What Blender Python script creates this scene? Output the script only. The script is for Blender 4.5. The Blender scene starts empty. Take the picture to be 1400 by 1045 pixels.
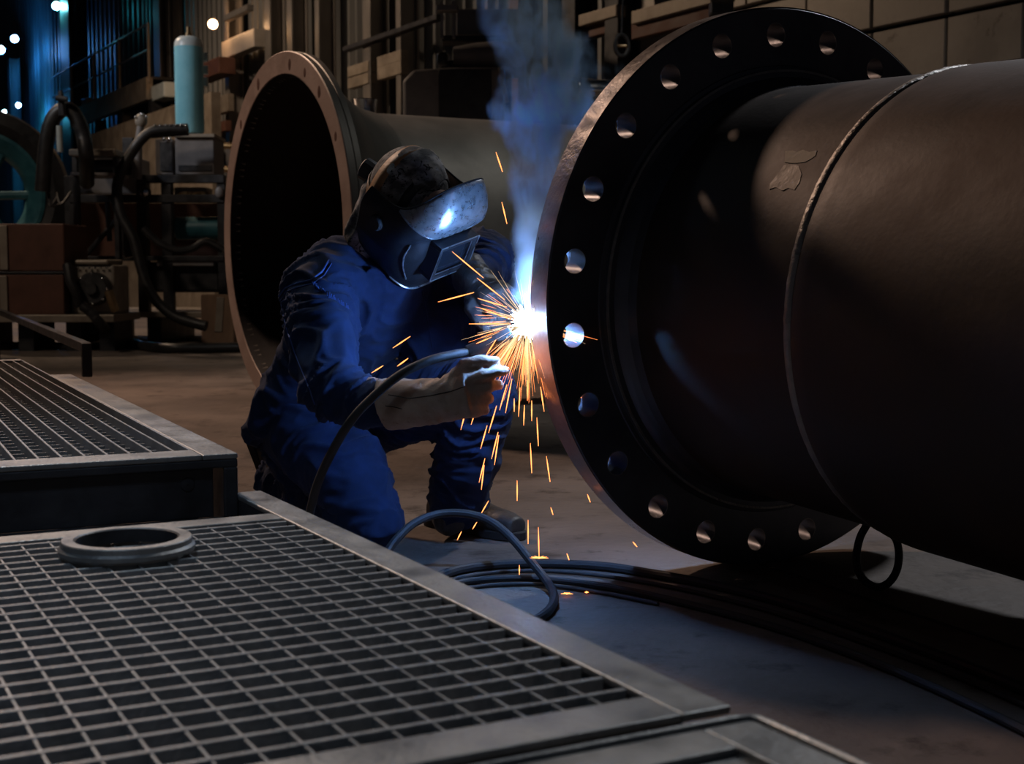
import bpy, math, random
import numpy as np
from mathutils import Vector, Matrix, noise

random.seed(7)
SC = bpy.context.scene
COL = SC.collection
PI = math.pi

# ------------------------------------------------------------------ camera
F_PX, PITCH, CAM_H = 1885.8, 0.0822, 0.76      # focal length for a 1400 px wide frame
cam_d = bpy.data.cameras.new('camera')
cam_d.sensor_fit = 'HORIZONTAL'
cam_d.sensor_width = 36.0
cam_d.lens = 36.0 * F_PX / 1400.0
cam_d.clip_start = 0.05
cam_d.clip_end = 200
cam_d.dof.use_dof = True
cam_d.dof.focus_distance = 3.35
cam_d.dof.aperture_fstop = 7.0
cam = bpy.data.objects.new('camera', cam_d)
COL.objects.link(cam)
cam.location = (0, 0, CAM_H)
cam.rotation_euler = (PI / 2 - PITCH, 0, 0)
SC.camera = cam

# ------------------------------------------------------------------ render colour, world
SC.view_settings.view_transform = 'Standard'
SC.view_settings.look = 'None'
SC.view_settings.exposure = 0.0
SC.view_settings.gamma = 1.0
SC.view_settings.use_curve_mapping = False
try:
    SC.cycles.use_denoising = True
    SC.cycles.max_bounces = 6
    SC.cycles.diffuse_bounces = 3
    SC.cycles.glossy_bounces = 3
    SC.cycles.volume_bounces = 0
    SC.cycles.volume_step_rate = 1.0
    SC.cycles.sample_clamp_indirect = 4.0
except Exception:
    pass
wd = bpy.data.worlds.new('shop_air')
SC.world = wd
wd.use_nodes = True
wd.node_tree.nodes['Background'].inputs[0].default_value = (0.30, 0.36, 0.5, 1)
wd.node_tree.nodes['Background'].inputs[1].default_value = 0.03


def at(px, py, Y):
    """World point on the sight line of photograph pixel (px, py) at forward distance Y."""
    a = (px - 700.0) / F_PX
    b = (522.5 - py) / F_PX
    c, s = math.cos(PITCH), math.sin(PITCH)
    d = Vector((a, c + b * s, -s + b * c))
    return d * (Y / d.y) + Vector((0, 0, CAM_H))


def on_floor(px, py, z=0.0):
    a = (px - 700.0) / F_PX
    b = (522.5 - py) / F_PX
    c, s = math.cos(PITCH), math.sin(PITCH)
    d = Vector((a, c + b * s, -s + b * c))
    return d * ((z - CAM_H) / d.z) + Vector((0, 0, CAM_H))


def light(name, kind, loc, power, color, size=0.1, aim=None, spot=60, blend=0.4):
    l = bpy.data.lights.new(name, kind)
    l.energy = power
    l.color = color
    if kind == 'AREA':
        l.size = size
    else:
        l.shadow_soft_size = size
    if kind == 'SPOT':
        l.spot_size = math.radians(spot)
        l.spot_blend = blend
    o = bpy.data.objects.new(name, l)
    COL.objects.link(o)
    o.location = loc
    if aim is not None:
        o.rotation_euler = (Vector(aim) - Vector(loc)).to_track_quat('-Z', 'Y').to_euler()
    return o


# high bay lamps of the hall: warm sodium lamps to the back, cooler ones overhead, plus added fills
ARC = at(721, 440, 3.229)
light('warm_bay_light', 'SPOT', (-5.6, 10.6, 7.4), 1600, (1.0, 0.66, 0.48), 0.35, (0.3, 4.0, 0.3), 80, 0.6)
light('back_bay_light', 'SPOT', (5.0, 8.2, 7.0), 950, (0.90, 0.93, 1.0), 0.3, (1.7, 3.5, 0), 34, 0.6)
light('overhead_bay_light', 'SPOT', (-2.6, 5.4, 6.0), 460, (0.76, 0.90, 1.0), 0.5, (-1.05, 2.1, 0.3), 28, 0.7)
light('aisle_bay_light', 'SPOT', (-9.0, 17.0, 8.0), 1500, (1.0, 0.72, 0.5), 0.4, (-3.0, 20.0, 1.0), 120, 0.7)
light('mid_fill_light', 'SPOT', (2.4, 3.6, 7.6), 780, (0.98, 0.96, 0.92), 0.5, (1.4, 8.6, 1.2), 48, 0.9)  # added fill spot that brightens the rear pipe
light('front_fill_light', 'SPOT', (-1.6, -2.0, 6.0), 330, (0.60, 0.76, 1.0), 0.6, (-0.95, 1.8, 0.3), 22, 0.7)  # added cool fill from behind the camera, mainly for the gratings
light('left_fill_light', 'SPOT', (-7.5, 6.5, 7.0), 420, (1.0, 0.80, 0.62), 0.5, (-3.6, 14.0, 1.0), 40, 0.9)  # added weak fill to lift the machinery at the left
light('cylinder_fill_light', 'SPOT', (-9.5, 9.0, 6.5), 1000, (0.9, 0.93, 1.0), 0.4, (-3.3, 14.3, 2.35), 17, 0.9)  # added narrow spot to brighten the gas cylinder
light('welding_arc_light', 'POINT', ARC, 84, (0.17, 0.42, 1.0), 0.0245)


# ------------------------------------------------------------------ mesh tools
class MB:
    def __init__(self):
        self.v, self.f = [], []

    def add(self, v, f):
        o = len(self.v)
        self.v += [tuple(p) for p in v]
        self.f += [tuple(i + o for i in q) for q in f]
        return self

    def box(self, c, s, R=None):
        c = Vector(c)
        h = [Vector((x * s[0] / 2, y * s[1] / 2, z * s[2] / 2)) for z in (-1, 1) for y in (-1, 1) for x in (-1, 1)]
        if R is not None:
            h = [R @ p for p in h]
        return self.add([c + p for p in h], [(0, 2, 3, 1), (4, 5, 7, 6), (0, 1, 5, 4), (2, 6, 7, 3), (0, 4, 6, 2), (1, 3, 7, 5)])

    def tube(self, pts, r, n=10, caps=True, closed=False):
        pts = [Vector(p) for p in pts]
        m = len(pts)
        rr = [r] * m if not hasattr(r, '__len__') else r
        up = None
        rings = []
        for i, p in enumerate(pts):
            if closed:
                t = pts[(i + 1) % m] - pts[i - 1]
            else:
                t = pts[min(i + 1, m - 1)] - pts[max(i - 1, 0)]
            t.normalize()
            if up is None:
                up = t.orthogonal().normalized()
            up = (up - t * up.dot(t))
            if up.length < 1e-6:
                up = t.orthogonal()
            up.normalize()
            w = t.cross(up)
            rings.append([p + (up * math.cos(2 * PI * k / n) + w * math.sin(2 * PI * k / n)) * rr[i] for k in range(n)])
        return self.rings(rings, caps, closed)

    def rings(self, rings, caps=True, closed=False):
        n = len(rings[0])
        m = len(rings)
        v = [p for r in rings for p in r]
        f = []
        for i in range(m if closed else m - 1):
            j = (i + 1) % m
            for k in range(n):
                l = (k + 1) % n
                f.append((i * n + k, i * n + l, j * n + l, j * n + k))
        if caps and not closed:
            f.append(tuple(range(n))[::-1])
            f.append(tuple((m - 1) * n + k for k in range(n)))
        return self.add(v, f)

    def lathe(self, c, ax, prof, n=64, closed=True, u=None):
        """prof: (distance along ax, radius) pairs; closed joins last to first."""
        c, ax = Vector(c), Vector(ax).normalized()
        u = Vector(u).normalized() if u is not None else ax.orthogonal().normalized()
        w = ax.cross(u)
        rings = []
        for t, r in prof:
            r = max(r, 1e-5)
            rings.append([c + ax * t + (u * math.cos(2 * PI * k / n) + w * math.sin(2 * PI * k / n)) * r for k in range(n)])
        return self.rings(rings, False, closed)

    def capsule(self, p0, r0, p1, r1, n=16):
        p0, p1 = Vector(p0), Vector(p1)
        d = (p1 - p0)
        L = d.length
        d = d / L if L > 1e-6 else Vector((0, 0, 1))
        pr = [(-r0 * math.cos(a), r0 * math.sin(a)) for a in (0.02, 0.4, 0.8, 1.2, PI / 2)]
        pr += [(L + r1 * math.sin(a), r1 * math.cos(a)) for a in (0, 0.4, 0.8, 1.2, PI / 2 - 0.02)]
        c = p0
        u = d.orthogonal().normalized()
        w = d.cross(u)
        rings = [[c + d * t + (u * math.cos(2 * PI * k / n) + w * math.sin(2 * PI * k / n)) * r for k in range(n)] for t, r in pr]
        return self.rings(rings, True)

    def chain(self, pts, radii, n=16):
        for i in range(len(pts) - 1):
            self.capsule(pts[i], radii[i], pts[i + 1], radii[i + 1], n)
        return self

    def ell(self, c, ex, ey, ez, nu=20, nv=12):
        c = Vector(c)
        ex, ey, ez = Vector(ex), Vector(ey), Vector(ez)
        rings = []
        for j in range(nv + 1):
            b = -PI / 2 + PI * min(max(j / nv, 0.01), 0.99)
            rings.append([c + ex * (math.cos(b) * math.cos(2 * PI * k / nu)) + ey * (math.cos(b) * math.sin(2 * PI * k / nu)) + ez * math.sin(b) for k in range(nu)])
        return self.rings(rings, True)

    def loft(self, secs, n=24, caps=True, p=2.0):
        """secs: (centre, half-axis vector a, half-axis vector b); superellipse power p."""
        rings = []
        for c, a, b in secs:
            c, a, b = Vector(c), Vector(a), Vector(b)
            r = []
            for k in range(n):
                t = 2 * PI * k / n
                cs, sn = math.cos(t), math.sin(t)
                r.append(c + a * math.copysign(abs(cs) ** (2 / p), cs) + b * math.copysign(abs(sn) ** (2 / p), sn))
            rings.append(r)
        return self.rings(rings, caps)

    def mesh(self, name, M=None):
        me = bpy.data.meshes.new(name)
        v = self.v if M is None else [tuple(M @ Vector(p)) for p in self.v]
        me.from_pydata(v, [], self.f)
        me.validate()
        return me


WM = {}


def smooth(me, ang):
    if ang:
        for p in me.polygons:
            p.use_smooth = True
        if ang < 179:
            me.set_sharp_from_angle(angle=math.radians(ang))


def fix_normals(me):
    import bmesh
    bm = bmesh.new()
    bm.from_mesh(me)
    bmesh.ops.recalc_face_normals(bm, faces=bm.faces)
    bm.to_mesh(me)
    bm.free()


def obj(name, mb, mat, parent=None, local=False, ang=35, bevel=0, seg=2):
    """ONE mesh object; vertices are world coordinates unless local."""
    W = WM[parent.name] if parent is not None else Matrix.Identity(4)
    me = mb.mesh(name, None if (local or parent is None) else W.inverted()) if isinstance(mb, MB) else mb
    if isinstance(mb, MB):
        fix_normals(me)
        smooth(me, ang)
    if mat is not None and not me.materials:
        me.materials.append(mat)
    o = bpy.data.objects.new(name, me)
    COL.objects.link(o)
    o.parent = parent
    WM[o.name] = W.copy()
    if bevel:
        b = o.modifiers.new('edge', 'BEVEL')
        b.width = bevel
        b.segments = seg
        b.limit_method = 'ANGLE'
        b.angle_limit = math.radians(40)
    return o


def tag(o, label=None, cat=None, group=None, kind=None):
    if label: o['label'] = label
    if cat: o['category'] = cat
    if group: o['group'] = group
    if kind: o['kind'] = kind
    return o


def thing(name, label, cat, loc=(0, 0, 0), rz=0.0, group=None):
    o = bpy.data.objects.new(name, None)
    COL.objects.link(o)
    o.location = loc
    o.rotation_euler = (0, 0, rz)
    o.empty_display_size = 0.1
    WM[o.name] = Matrix.Translation(loc) @ Matrix.Rotation(rz, 4, 'Z')
    return tag(o, label, cat, group)


def reuse(name, src, parent, loc):
    """another part sharing src's mesh, shifted by loc in the parent's frame"""
    o = src.copy()
    o.name = name
    o.parent = parent
    o.location = loc
    COL.objects.link(o)
    return o


def catmull(pts, k=6):
    pts = [Vector(p) for p in pts]
    out = []
    for i in range(len(pts) - 1):
        p0, p1, p2, p3 = pts[max(i - 1, 0)], pts[i], pts[i + 1], pts[min(i + 2, len(pts) - 1)]
        for j in range(k):
            t = j / k
            out.append(0.5 * ((2 * p1) + (p2 - p0) * t + (2 * p0 - 5 * p1 + 4 * p2 - p3) * t * t + (3 * p1 - p0 - 3 * p2 + p3) * t ** 3))
    out.append(pts[-1])
    return out


# ------------------------------------------------------------------ materials
def nodes_of(name):
    m = bpy.data.materials.new(name)
    m.use_nodes = True
    nt = m.node_tree
    return m, nt, nt.nodes, nt.links, nt.nodes['Principled BSDF']


def surf(name, c1, c2, rough=(0.4, 0.6), metal=0.0, scale=6.0, detail=6, bump=0.15, bscale=60, stretch=(1, 1, 1),
         c3=None, c3_cut=0.62, spec=0.5, sheen=0.0, dist=0.004):
    m, nt, N, L, P = nodes_of(name)
    tc = N.new('ShaderNodeTexCoord')
    mp = N.new('ShaderNodeMapping')
    mp.inputs['Scale'].default_value = stretch
    L.new(tc.outputs['Object'], mp.inputs['Vector'])
    n1 = N.new('ShaderNodeTexNoise')
    n1.inputs['Scale'].default_value = scale
    n1.inputs['Detail'].default_value = detail
    n1.inputs['Roughness'].default_value = 0.62
    L.new(mp.outputs[0], n1.inputs['Vector'])
    cr = N.new('ShaderNodeValToRGB')
    cr.color_ramp.elements[0].position = 0.32
    cr.color_ramp.elements[1].position = 0.68
    cr.color_ramp.elements[0].color = (*c1, 1)
    cr.color_ramp.elements[1].color = (*c2, 1)
    L.new(n1.outputs['Fac'], cr.inputs[0])
    out = cr.outputs[0]
    if c3 is not None:
        n3 = N.new('ShaderNodeTexNoise')
        n3.inputs['Scale'].default_value = scale * 2.7
        n3.inputs['Detail'].default_value = 8
        n3.inputs['Roughness'].default_value = 0.7
        L.new(mp.outputs[0], n3.inputs['Vector'])
        r3 = N.new('ShaderNodeValToRGB')
        r3.color_ramp.elements[0].position = c3_cut
        r3.color_ramp.elements[1].position = min(c3_cut + 0.12, 1)
        L.new(n3.outputs['Fac'], r3.inputs[0])
        mx = N.new('ShaderNodeMix')
        mx.data_type = 'RGBA'
        L.new(r3.outputs[0], mx.inputs[0])
        L.new(out, mx.inputs[6])
        mx.inputs[7].default_value = (*c3, 1)
        out = mx.outputs[2]
    L.new(out, P.inputs['Base Color'])
    n2 = N.new('ShaderNodeTexNoise')
    n2.inputs['Scale'].default_value = bscale
    n2.inputs['Detail'].default_value = 5
    L.new(mp.outputs[0], n2.inputs['Vector'])
    mr = N.new('ShaderNodeMapRange')
    mr.inputs[1].default_value = 0.3
    mr.inputs[2].default_value = 0.7
    mr.inputs[3].default_value = rough[0]
    mr.inputs[4].default_value = rough[1]
    L.new(n1.outputs['Fac'], mr.inputs[0])
    L.new(mr.outputs[0], P.inputs['Roughness'])
    P.inputs['Metallic'].default_value = metal
    P.inputs['Specular IOR Level'].default_value = spec
    if sheen:
        P.inputs['Sheen Weight'].default_value = sheen
        P.inputs['Sheen Roughness'].default_value = 0.6
    if bump:
        b = N.new('ShaderNodeBump')
        b.inputs['Strength'].default_value = bump
        b.inputs['Distance'].default_value = dist
        L.new(n2.outputs['Fac'], b.inputs['Height'])
        L.new(b.outputs[0], P.inputs['Normal'])
    return m


def emit(name, col, strength):
    m, nt, N, L, P = nodes_of(name)
    N.remove(P)
    e = N.new('ShaderNodeEmission')
    e.inputs[0].default_value = (*col, 1)
    e.inputs[1].default_value = strength
    L.new(e.outputs[0], N['Material Output'].inputs[0])
    return m


M = {}
M['floor'] = surf('stained concrete', (0.095, 0.075, 0.062), (0.25, 0.205, 0.175), (0.55, 0.85), 0, 1.6, 10, 0.6, 26, c3=(0.055, 0.04, 0.032), c3_cut=0.55, dist=0.008)
M['grate'] = surf('worn galvanised steel', (0.19, 0.20, 0.205), (0.33, 0.33, 0.32), (0.35, 0.6), 0.75, 9, 7, 0.3, 140, c3=(0.12, 0.11, 0.10), c3_cut=0.60)
M['bars'] = surf('grating steel', (0.20, 0.215, 0.225), (0.34, 0.345, 0.345), (0.4, 0.6), 0.6, 30, 5, 0.3, 200)
M['darksteel'] = surf('black painted steel', (0.018, 0.019, 0.022), (0.05, 0.05, 0.055), (0.35, 0.6), 0.3, 8, 6, 0.25, 90)
M['flange'] = surf('dark machined steel', (0.10, 0.10, 0.115), (0.17, 0.17, 0.19), (0.34, 0.52), 0.6, 5, 7, 0.12, 90, c3=(0.24, 0.24, 0.25), c3_cut=0.66)
M['pipe'] = surf('mill scale steel', (0.042, 0.032, 0.027), (0.085, 0.058, 0.045), (0.48, 0.72), 0.3, 3.5, 8, 0.12, 70, c3=(0.13, 0.095, 0.07), c3_cut=0.66)
M['bore'] = surf('dark pipe bore', (0.006, 0.006, 0.007), (0.016, 0.015, 0.016), (0.6, 0.85), 0, 3, 7, 0.2, 40, spec=0.25)  # near black, much darker than the outer pipe steel
M['weld'] = surf('weld bead steel', (0.30, 0.28, 0.26), (0.48, 0.44, 0.40), (0.35, 0.55), 0.6, 30, 6, 0.8, 120)
M['rim'] = surf('bright turned rim', (0.30, 0.26, 0.24), (0.44, 0.40, 0.37), (0.25, 0.45), 0.8, 14, 7, 0.25, 120, c3=(0.14, 0.11, 0.1), c3_cut=0.62)
M['rearface'] = surf('rusty machined flange face', (0.38, 0.29, 0.25), (0.52, 0.42, 0.37), (0.45, 0.7), 0.2, 4, 8, 0.3, 60, c3=(0.10, 0.07, 0.055), c3_cut=0.62)
M['rearsteel'] = surf('grey steel pipe', (0.17, 0.165, 0.15), (0.26, 0.25, 0.225), (0.35, 0.5), 0.6, 2, 7, 0.15, 50)
M['patch'] = surf('chalky paint patch', (0.50, 0.46, 0.38), (0.62, 0.57, 0.48), (0.7, 0.9), 0, 30, 6, 0.3, 90)
M['rust'] = surf('brown primed steel', (0.085, 0.035, 0.022), (0.14, 0.06, 0.04), (0.5, 0.75), 0.1, 5, 6, 0.25, 50)
M['clad'] = surf('old cladding steel', (0.10, 0.105, 0.11), (0.22, 0.22, 0.21), (0.35, 0.55), 0.5, 0.8, 7, 0.2, 20, stretch=(1, 1, 0.25), c3=(0.12, 0.07, 0.045), c3_cut=0.6)
M['panel'] = surf('grey wall panel', (0.32, 0.285, 0.245), (0.46, 0.42, 0.37), (0.35, 0.6), 0.2, 1.5, 7, 0.15, 30, c3=(0.10, 0.075, 0.055), c3_cut=0.62)
M['column'] = surf('flaking steel column', (0.19, 0.18, 0.17), (0.34, 0.31, 0.28), (0.3, 0.5), 0.5, 2.5, 7, 0.2, 30, stretch=(1, 1, 0.3))
M['beam'] = surf('tan steel beam', (0.22, 0.18, 0.14), (0.36, 0.31, 0.25), (0.4, 0.6), 0.3, 4, 6, 0.2, 40)
M['wood'] = surf('rough sawn timber', (0.16, 0.095, 0.06), (0.30, 0.19, 0.12), (0.7, 0.9), 0, 6, 8, 0.4, 40, stretch=(1, 1, 0.25))
M['rubber'] = surf('black rubber', (0.012, 0.012, 0.013), (0.028, 0.027, 0.028), (0.35, 0.55), 0, 12, 5, 0.2, 120)
M['teal'] = surf('teal painted steel', (0.02, 0.10, 0.13), (0.05, 0.19, 0.23), (0.35, 0.55), 0.1, 6, 6, 0.2, 50)
M['cyl'] = surf('pale blue cylinder paint', (0.22, 0.58, 0.72), (0.30, 0.68, 0.82), (0.25, 0.4), 0, 6, 6, 0.1, 40)
M['cylcap'] = surf('white cylinder shoulder', (0.5, 0.58, 0.6), (0.62, 0.7, 0.72), (0.25, 0.4), 0, 6, 6, 0.1, 40)
M['beige'] = surf('grimy beige paint', (0.22, 0.19, 0.155), (0.36, 0.32, 0.27), (0.5, 0.7), 0, 5, 7, 0.2, 50, c3=(0.09, 0.07, 0.055), c3_cut=0.6)
M['grey'] = surf('grey machine paint', (0.16, 0.15, 0.15), (0.24, 0.22, 0.215), (0.45, 0.65), 0.1, 5, 6, 0.2, 50)
M['brass'] = surf('dull brass fitting', (0.35, 0.24, 0.13), (0.5, 0.37, 0.22), (0.25, 0.4), 0.9, 20, 5, 0.2, 80)
M['chrome'] = surf('polished fitting', (0.5, 0.5, 0.5), (0.65, 0.65, 0.64), (0.12, 0.25), 1.0, 20, 4, 0.1, 80)
M['navy'] = surf('navy work cotton', (0.0085, 0.0175, 0.056), (0.017, 0.035, 0.102), (0.8, 0.95), 0, 14, 7, 0.5, 500, sheen=0.05, spec=0.2, dist=0.0012)
M['stitch'] = surf('pale seam thread', (0.05, 0.09, 0.26), (0.09, 0.14, 0.34), (0.8, 0.95), 0, 40, 4, 0.2, 300, spec=0.2)
M['leather'] = surf('tan glove leather', (0.34, 0.245, 0.18), (0.49, 0.37, 0.285), (0.6, 0.8), 0, 16, 7, 0.6, 160, c3=(0.20, 0.13, 0.085), c3_cut=0.6, dist=0.002)
M['greyglove'] = surf('sooty glove leather', (0.022, 0.022, 0.024), (0.06, 0.058, 0.058), (0.42, 0.6), 0, 30, 7, 0.7, 160, dist=0.003)
M['boot'] = surf('scuffed boot leather', (0.035, 0.028, 0.024), (0.085, 0.068, 0.056), (0.4, 0.65), 0, 20, 7, 0.4, 110)
M['sole'] = surf('boot sole rubber', (0.018, 0.014, 0.012), (0.04, 0.032, 0.028), (0.6, 0.8), 0, 20, 5, 0.3, 90)
M['helmet'] = surf('scratched silver helmet shell', (0.33, 0.36, 0.40), (0.55, 0.58, 0.62), (0.22, 0.4), 0.8, 60, 8, 0.25, 260, c3=(0.62, 0.64, 0.66), c3_cut=0.62, dist=0.001)
M['helmetdark'] = surf('shade dark helmet cheek', (0.015, 0.016, 0.02), (0.035, 0.036, 0.042), (0.3, 0.5), 0.3, 30, 6, 0.15, 200)  # shaded side of the silver shell painted as a dark colour
M['tanband'] = surf('tan leather headband', (0.30, 0.16, 0.07), (0.42, 0.24, 0.115), (0.45, 0.65), 0, 14, 6, 0.3, 120)
M['strap'] = surf('black plastic strap', (0.02, 0.02, 0.021), (0.045, 0.045, 0.046), (0.4, 0.6), 0, 20, 4, 0.2, 120)
M['skin'] = surf('skin', (0.45, 0.27, 0.2), (0.55, 0.35, 0.27), (0.45, 0.6), 0, 20, 4, 0.1, 120)
M['cable'] = surf('dusty cable rubber', (0.018, 0.018, 0.020), (0.042, 0.039, 0.039), (0.5, 0.75), 0, 9, 6, 0.2, 150)
M['cloth_grey'] = None
M['far_wall'] = surf('far ribbed wall', (0.10, 0.12, 0.14), (0.18, 0.2, 0.22), (0.4, 0.6), 0.3, 0.5, 6, 0.1, 10, stretch=(1, 1, 0.2))
M['spark'] = emit('glowing spark', (1.0, 0.27, 0.075), 3.6)
M['sparkhot'] = emit('white hot spark', (1.0, 0.62, 0.32), 2.2)
M['arc'] = emit('electric arc', (0.93, 0.97, 1.0), 30.0)
M['lampwhite'] = emit('cool lamp lens', (0.86, 0.95, 1.0), 22.0)
M['lampwarm'] = emit('warm lamp lens', (1.0, 0.80, 0.55), 22.0)
M['ember'] = emit('glowing ember', (1.0, 0.27, 0.06), 6.0)


def camo():
    m, nt, N, L, P = nodes_of('printed cap cotton')
    tc = N.new('ShaderNodeTexCoord')
    mp = N.new('ShaderNodeMapping')
    mp.inputs['Scale'].default_value = (1, 1.0, 1.6)
    L.new(tc.outputs['Object'], mp.inputs[0])
    a = N.new('ShaderNodeTexNoise')
    a.inputs['Scale'].default_value = 22
    a.inputs['Detail'].default_value = 4
    L.new(mp.outputs[0], a.inputs[0])
    r = N.new('ShaderNodeValToRGB')
    e = r.color_ramp.elements
    e[0].position = 0.40
    e[0].color = (0.075, 0.072, 0.070, 1)
    e[1].position = 0.62
    e[1].color = (0.42, 0.40, 0.38, 1)
    L.new(a.outputs[0], r.inputs[0])
    w = N.new('ShaderNodeTexNoise')
    w.inputs['Scale'].default_value = 48
    w.inputs['Detail'].default_value = 2
    w.inputs['Distortion'].default_value = 2.0
    L.new(mp.outputs[0], w.inputs[0])
    r2 = N.new('ShaderNodeValToRGB')
    r2.color_ramp.elements[0].position = 0.60
    r2.color_ramp.elements[1].position = 0.64
    L.new(w.outputs[0], r2.inputs[0])
    mx = N.new('ShaderNodeMix')
    mx.data_type = 'RGBA'
    L.new(r2.outputs[0], mx.inputs[0])
    L.new(r.outputs[0], mx.inputs[6])
    mx.inputs[7].default_value = (0.012, 0.012, 0.014, 1)
    L.new(mx.outputs[2], P.inputs['Base Color'])
    P.inputs['Roughness'].default_value = 0.85
    n2 = N.new('ShaderNodeTexNoise')
    n2.inputs['Scale'].default_value = 300
    b = N.new('ShaderNodeBump')
    b.inputs['Strength'].default_value = 0.3
    b.inputs['Distance'].default_value = 0.001
    L.new(n2.outputs[0], b.inputs['Height'])
    L.new(b.outputs[0], P.inputs['Normal'])
    return m


M['camo'] = camo()

# ------------------------------------------------------------------ setting: floor, wall, far wall, roof
WN = Vector((0.866, 0.5, 0))        # away from the aisle, into the side wall
WDIR = Vector((-0.5, 0.866, 0))     # along the side wall, away from the camera
WD = 8.5                            # distance of the side wall from the camera
WR = Matrix.Rotation(math.atan2(WDIR.y, WDIR.x), 3, 'Z')   # local x = along the wall, local y = towards the aisle


def wp(s, off, z):
    return WN * (WD - off) + WDIR * s + Vector((0, 0, z))


def wall_s(px, off=0.0):
    a = (px - 700.0) / F_PX / math.cos(PITCH)
    t = (WD - off) / (WN.x * a + WN.y)
    return (WDIR.x * a + WDIR.y) * t, t


fl = MB()
fl.add([(-45, -3, 0), (14, -3, 0), (14, 70, 0), (-45, 70, 0)], [(0, 1, 2, 3)])
tag(obj('floor', fl, M['floor'], ang=0), kind='structure')

# dark strip laid on the floor to draw the pipe's shadow edge
edge_mat = surf('shadow edge tone', (0.03, 0.025, 0.022), (0.055, 0.045, 0.04), (0.7, 0.9), 0, 20, 5, 0.3, 60)
for k, (a, b) in enumerate([(((1040, 772), (1400, 890))), ((230, 560), (760, 690))]):
    p, q = on_floor(*a), on_floor(*b)
    d = (q - p).normalized()
    s = d.cross(Vector((0, 0, 1))) * 0.006
    p -= d * 0.4
    q += d * 1.0
    j = MB().add([p - s, p + s, q + s, q - s, p - s + Vector((0, 0, .002)), p + s + Vector((0, 0, .002)), q + s + Vector((0, 0, .002)), q - s + Vector((0, 0, .002))],
                 [(0, 3, 2, 1), (4, 5, 6, 7), (0, 1, 5, 4), (1, 2, 6, 5), (2, 3, 7, 6), (3, 0, 4, 7)])
    if k == 0:
        tag(obj('shadow_edge_1', j, edge_mat, ang=0), kind='structure')

wall = MB()
wall.box(wp(30, -0.25, 6), (70, 0.2, 12), WR)
w_right = tag(obj('wall_right', wall, M['darksteel'], ang=0), kind='structure')
WM['wall_right'] = Matrix.Identity(4)

# near part of the wall: rows of grey panels with open joints
rows = [0.02, 0.46, 0.92, 1.38, 1.835, 2.285, 2.735, 3.19, 3.65]
edges = [2.6, 3.7, 4.8]
edges = [wall_s(x)[0] for x in (1500, 1393, 1289, 1189, 1101, 1020, 945, 868)]
pan_mesh = {}
for i in range(len(edges) - 1):
    s0, s1 = edges[i], edges[i + 1]
    for j in range(2, len(rows) - 1):
        z0, z1 = rows[j], rows[j + 1]
        mb = MB().box(wp((s0 + s1) / 2, 0.02 + random.uniform(-.008, .008), (z0 + z1) / 2), (s1 - s0 - 0.03, 0.09, z1 - z0 - 0.04), WR)
        obj('panel', mb, M['panel'], w_right, ang=0, bevel=0.008)

# ribbed cladding sheets between the columns further along
s_sheet = [edges[-1] + 0.1]
while s_sheet[-1] < 62:
    s_sheet.append(s_sheet[-1] + (1.7 if s_sheet[-1] < 30 else 3.4))
for i in range(len(s_sheet) - 1):
    s0, s1 = s_sheet[i], s_sheet[i + 1] - 0.03
    prof = []
    n_r = 6 if s0 < 30 else 8
    for k in range(n_r):
        a = s0 + (s1 - s0) * k / n_r
        w = (s1 - s0) / n_r
        prof += [(a, 0.0), (a + w * .45, 0.0), (a + w * .6, 0.09), (a + w * .85, 0.09)]
    prof.append((s1, 0.0))
    z0, z1 = (2.15 if s0 < 34 else 0.1), 11.5
    v = []
    for s, o in prof:
        v += [wp(s, o, z0), wp(s, o, z1)]
    for s, o in prof:
        v += [wp(s, o - 0.02, z0), wp(s, o - 0.02, z1)]
    n = len(prof)
    f = []
    for k in range(n - 1):
        f.append((2 * k, 2 * k + 2, 2 * k + 3, 2 * k + 1))
        f.append((2 * n + 2 * k, 2 * n + 2 * k + 1, 2 * n + 2 * k + 3, 2 * n + 2 * k + 2))
    obj('cladding_sheet', MB().add(v, f), M['clad'], w_right, ang=0)

# far end wall, ribbed
fw = MB()
E0 = WDIR * 63
prof = []
for k in range(60):
    a = -40 + k * 0.9
    prof += [(a, 0), (a + .45, 0), (a + .55, -.16), (a + .8, -.16)]
v = []
for a, o in prof:
    p = WN * a + WDIR * (63 + o)
    v += [p, p + Vector((0, 0, 14))]
fw.add(v, [(2 * k, 2 * k + 2, 2 * k + 3, 2 * k + 1) for k in range(len(prof) - 1)])
tag(obj('wall_far', fw, M['far_wall'], ang=0), kind='structure')
rf = MB().box(wp(26, 12, 13.2), (80, 50, 0.3), WR)
tag(obj('ceiling', rf, M['darksteel'], ang=0), kind='structure')


def column(px, off, w, z1, label, n, m='column', d=0.25):
    s, t = wall_s(px, off)
    c = thing('steel_column', label, 'column', wp(s, off, 0), 0)
    I = MB()
    I.box(wp(s, off + d / 2, z1 / 2), (w, 0.03, z1), WR)
    obj('flange_plate', I, M[m], c, ang=0, bevel=0.006)
    obj('flange_plate', MB().box(wp(s, off - d / 2, z1 / 2), (w, 0.03, z1), WR), M[m], c, ang=0)
    obj('web_plate', MB().box(wp(s, off, z1 / 2), (0.03, d - 0.03, z1), WR), M[m], c, ang=0)
    obj('base_plate', MB().box(wp(s, off, 0.015), (w + .12, d + .12, 0.03), WR), M[m], c, ang=0)
    return c


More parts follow.
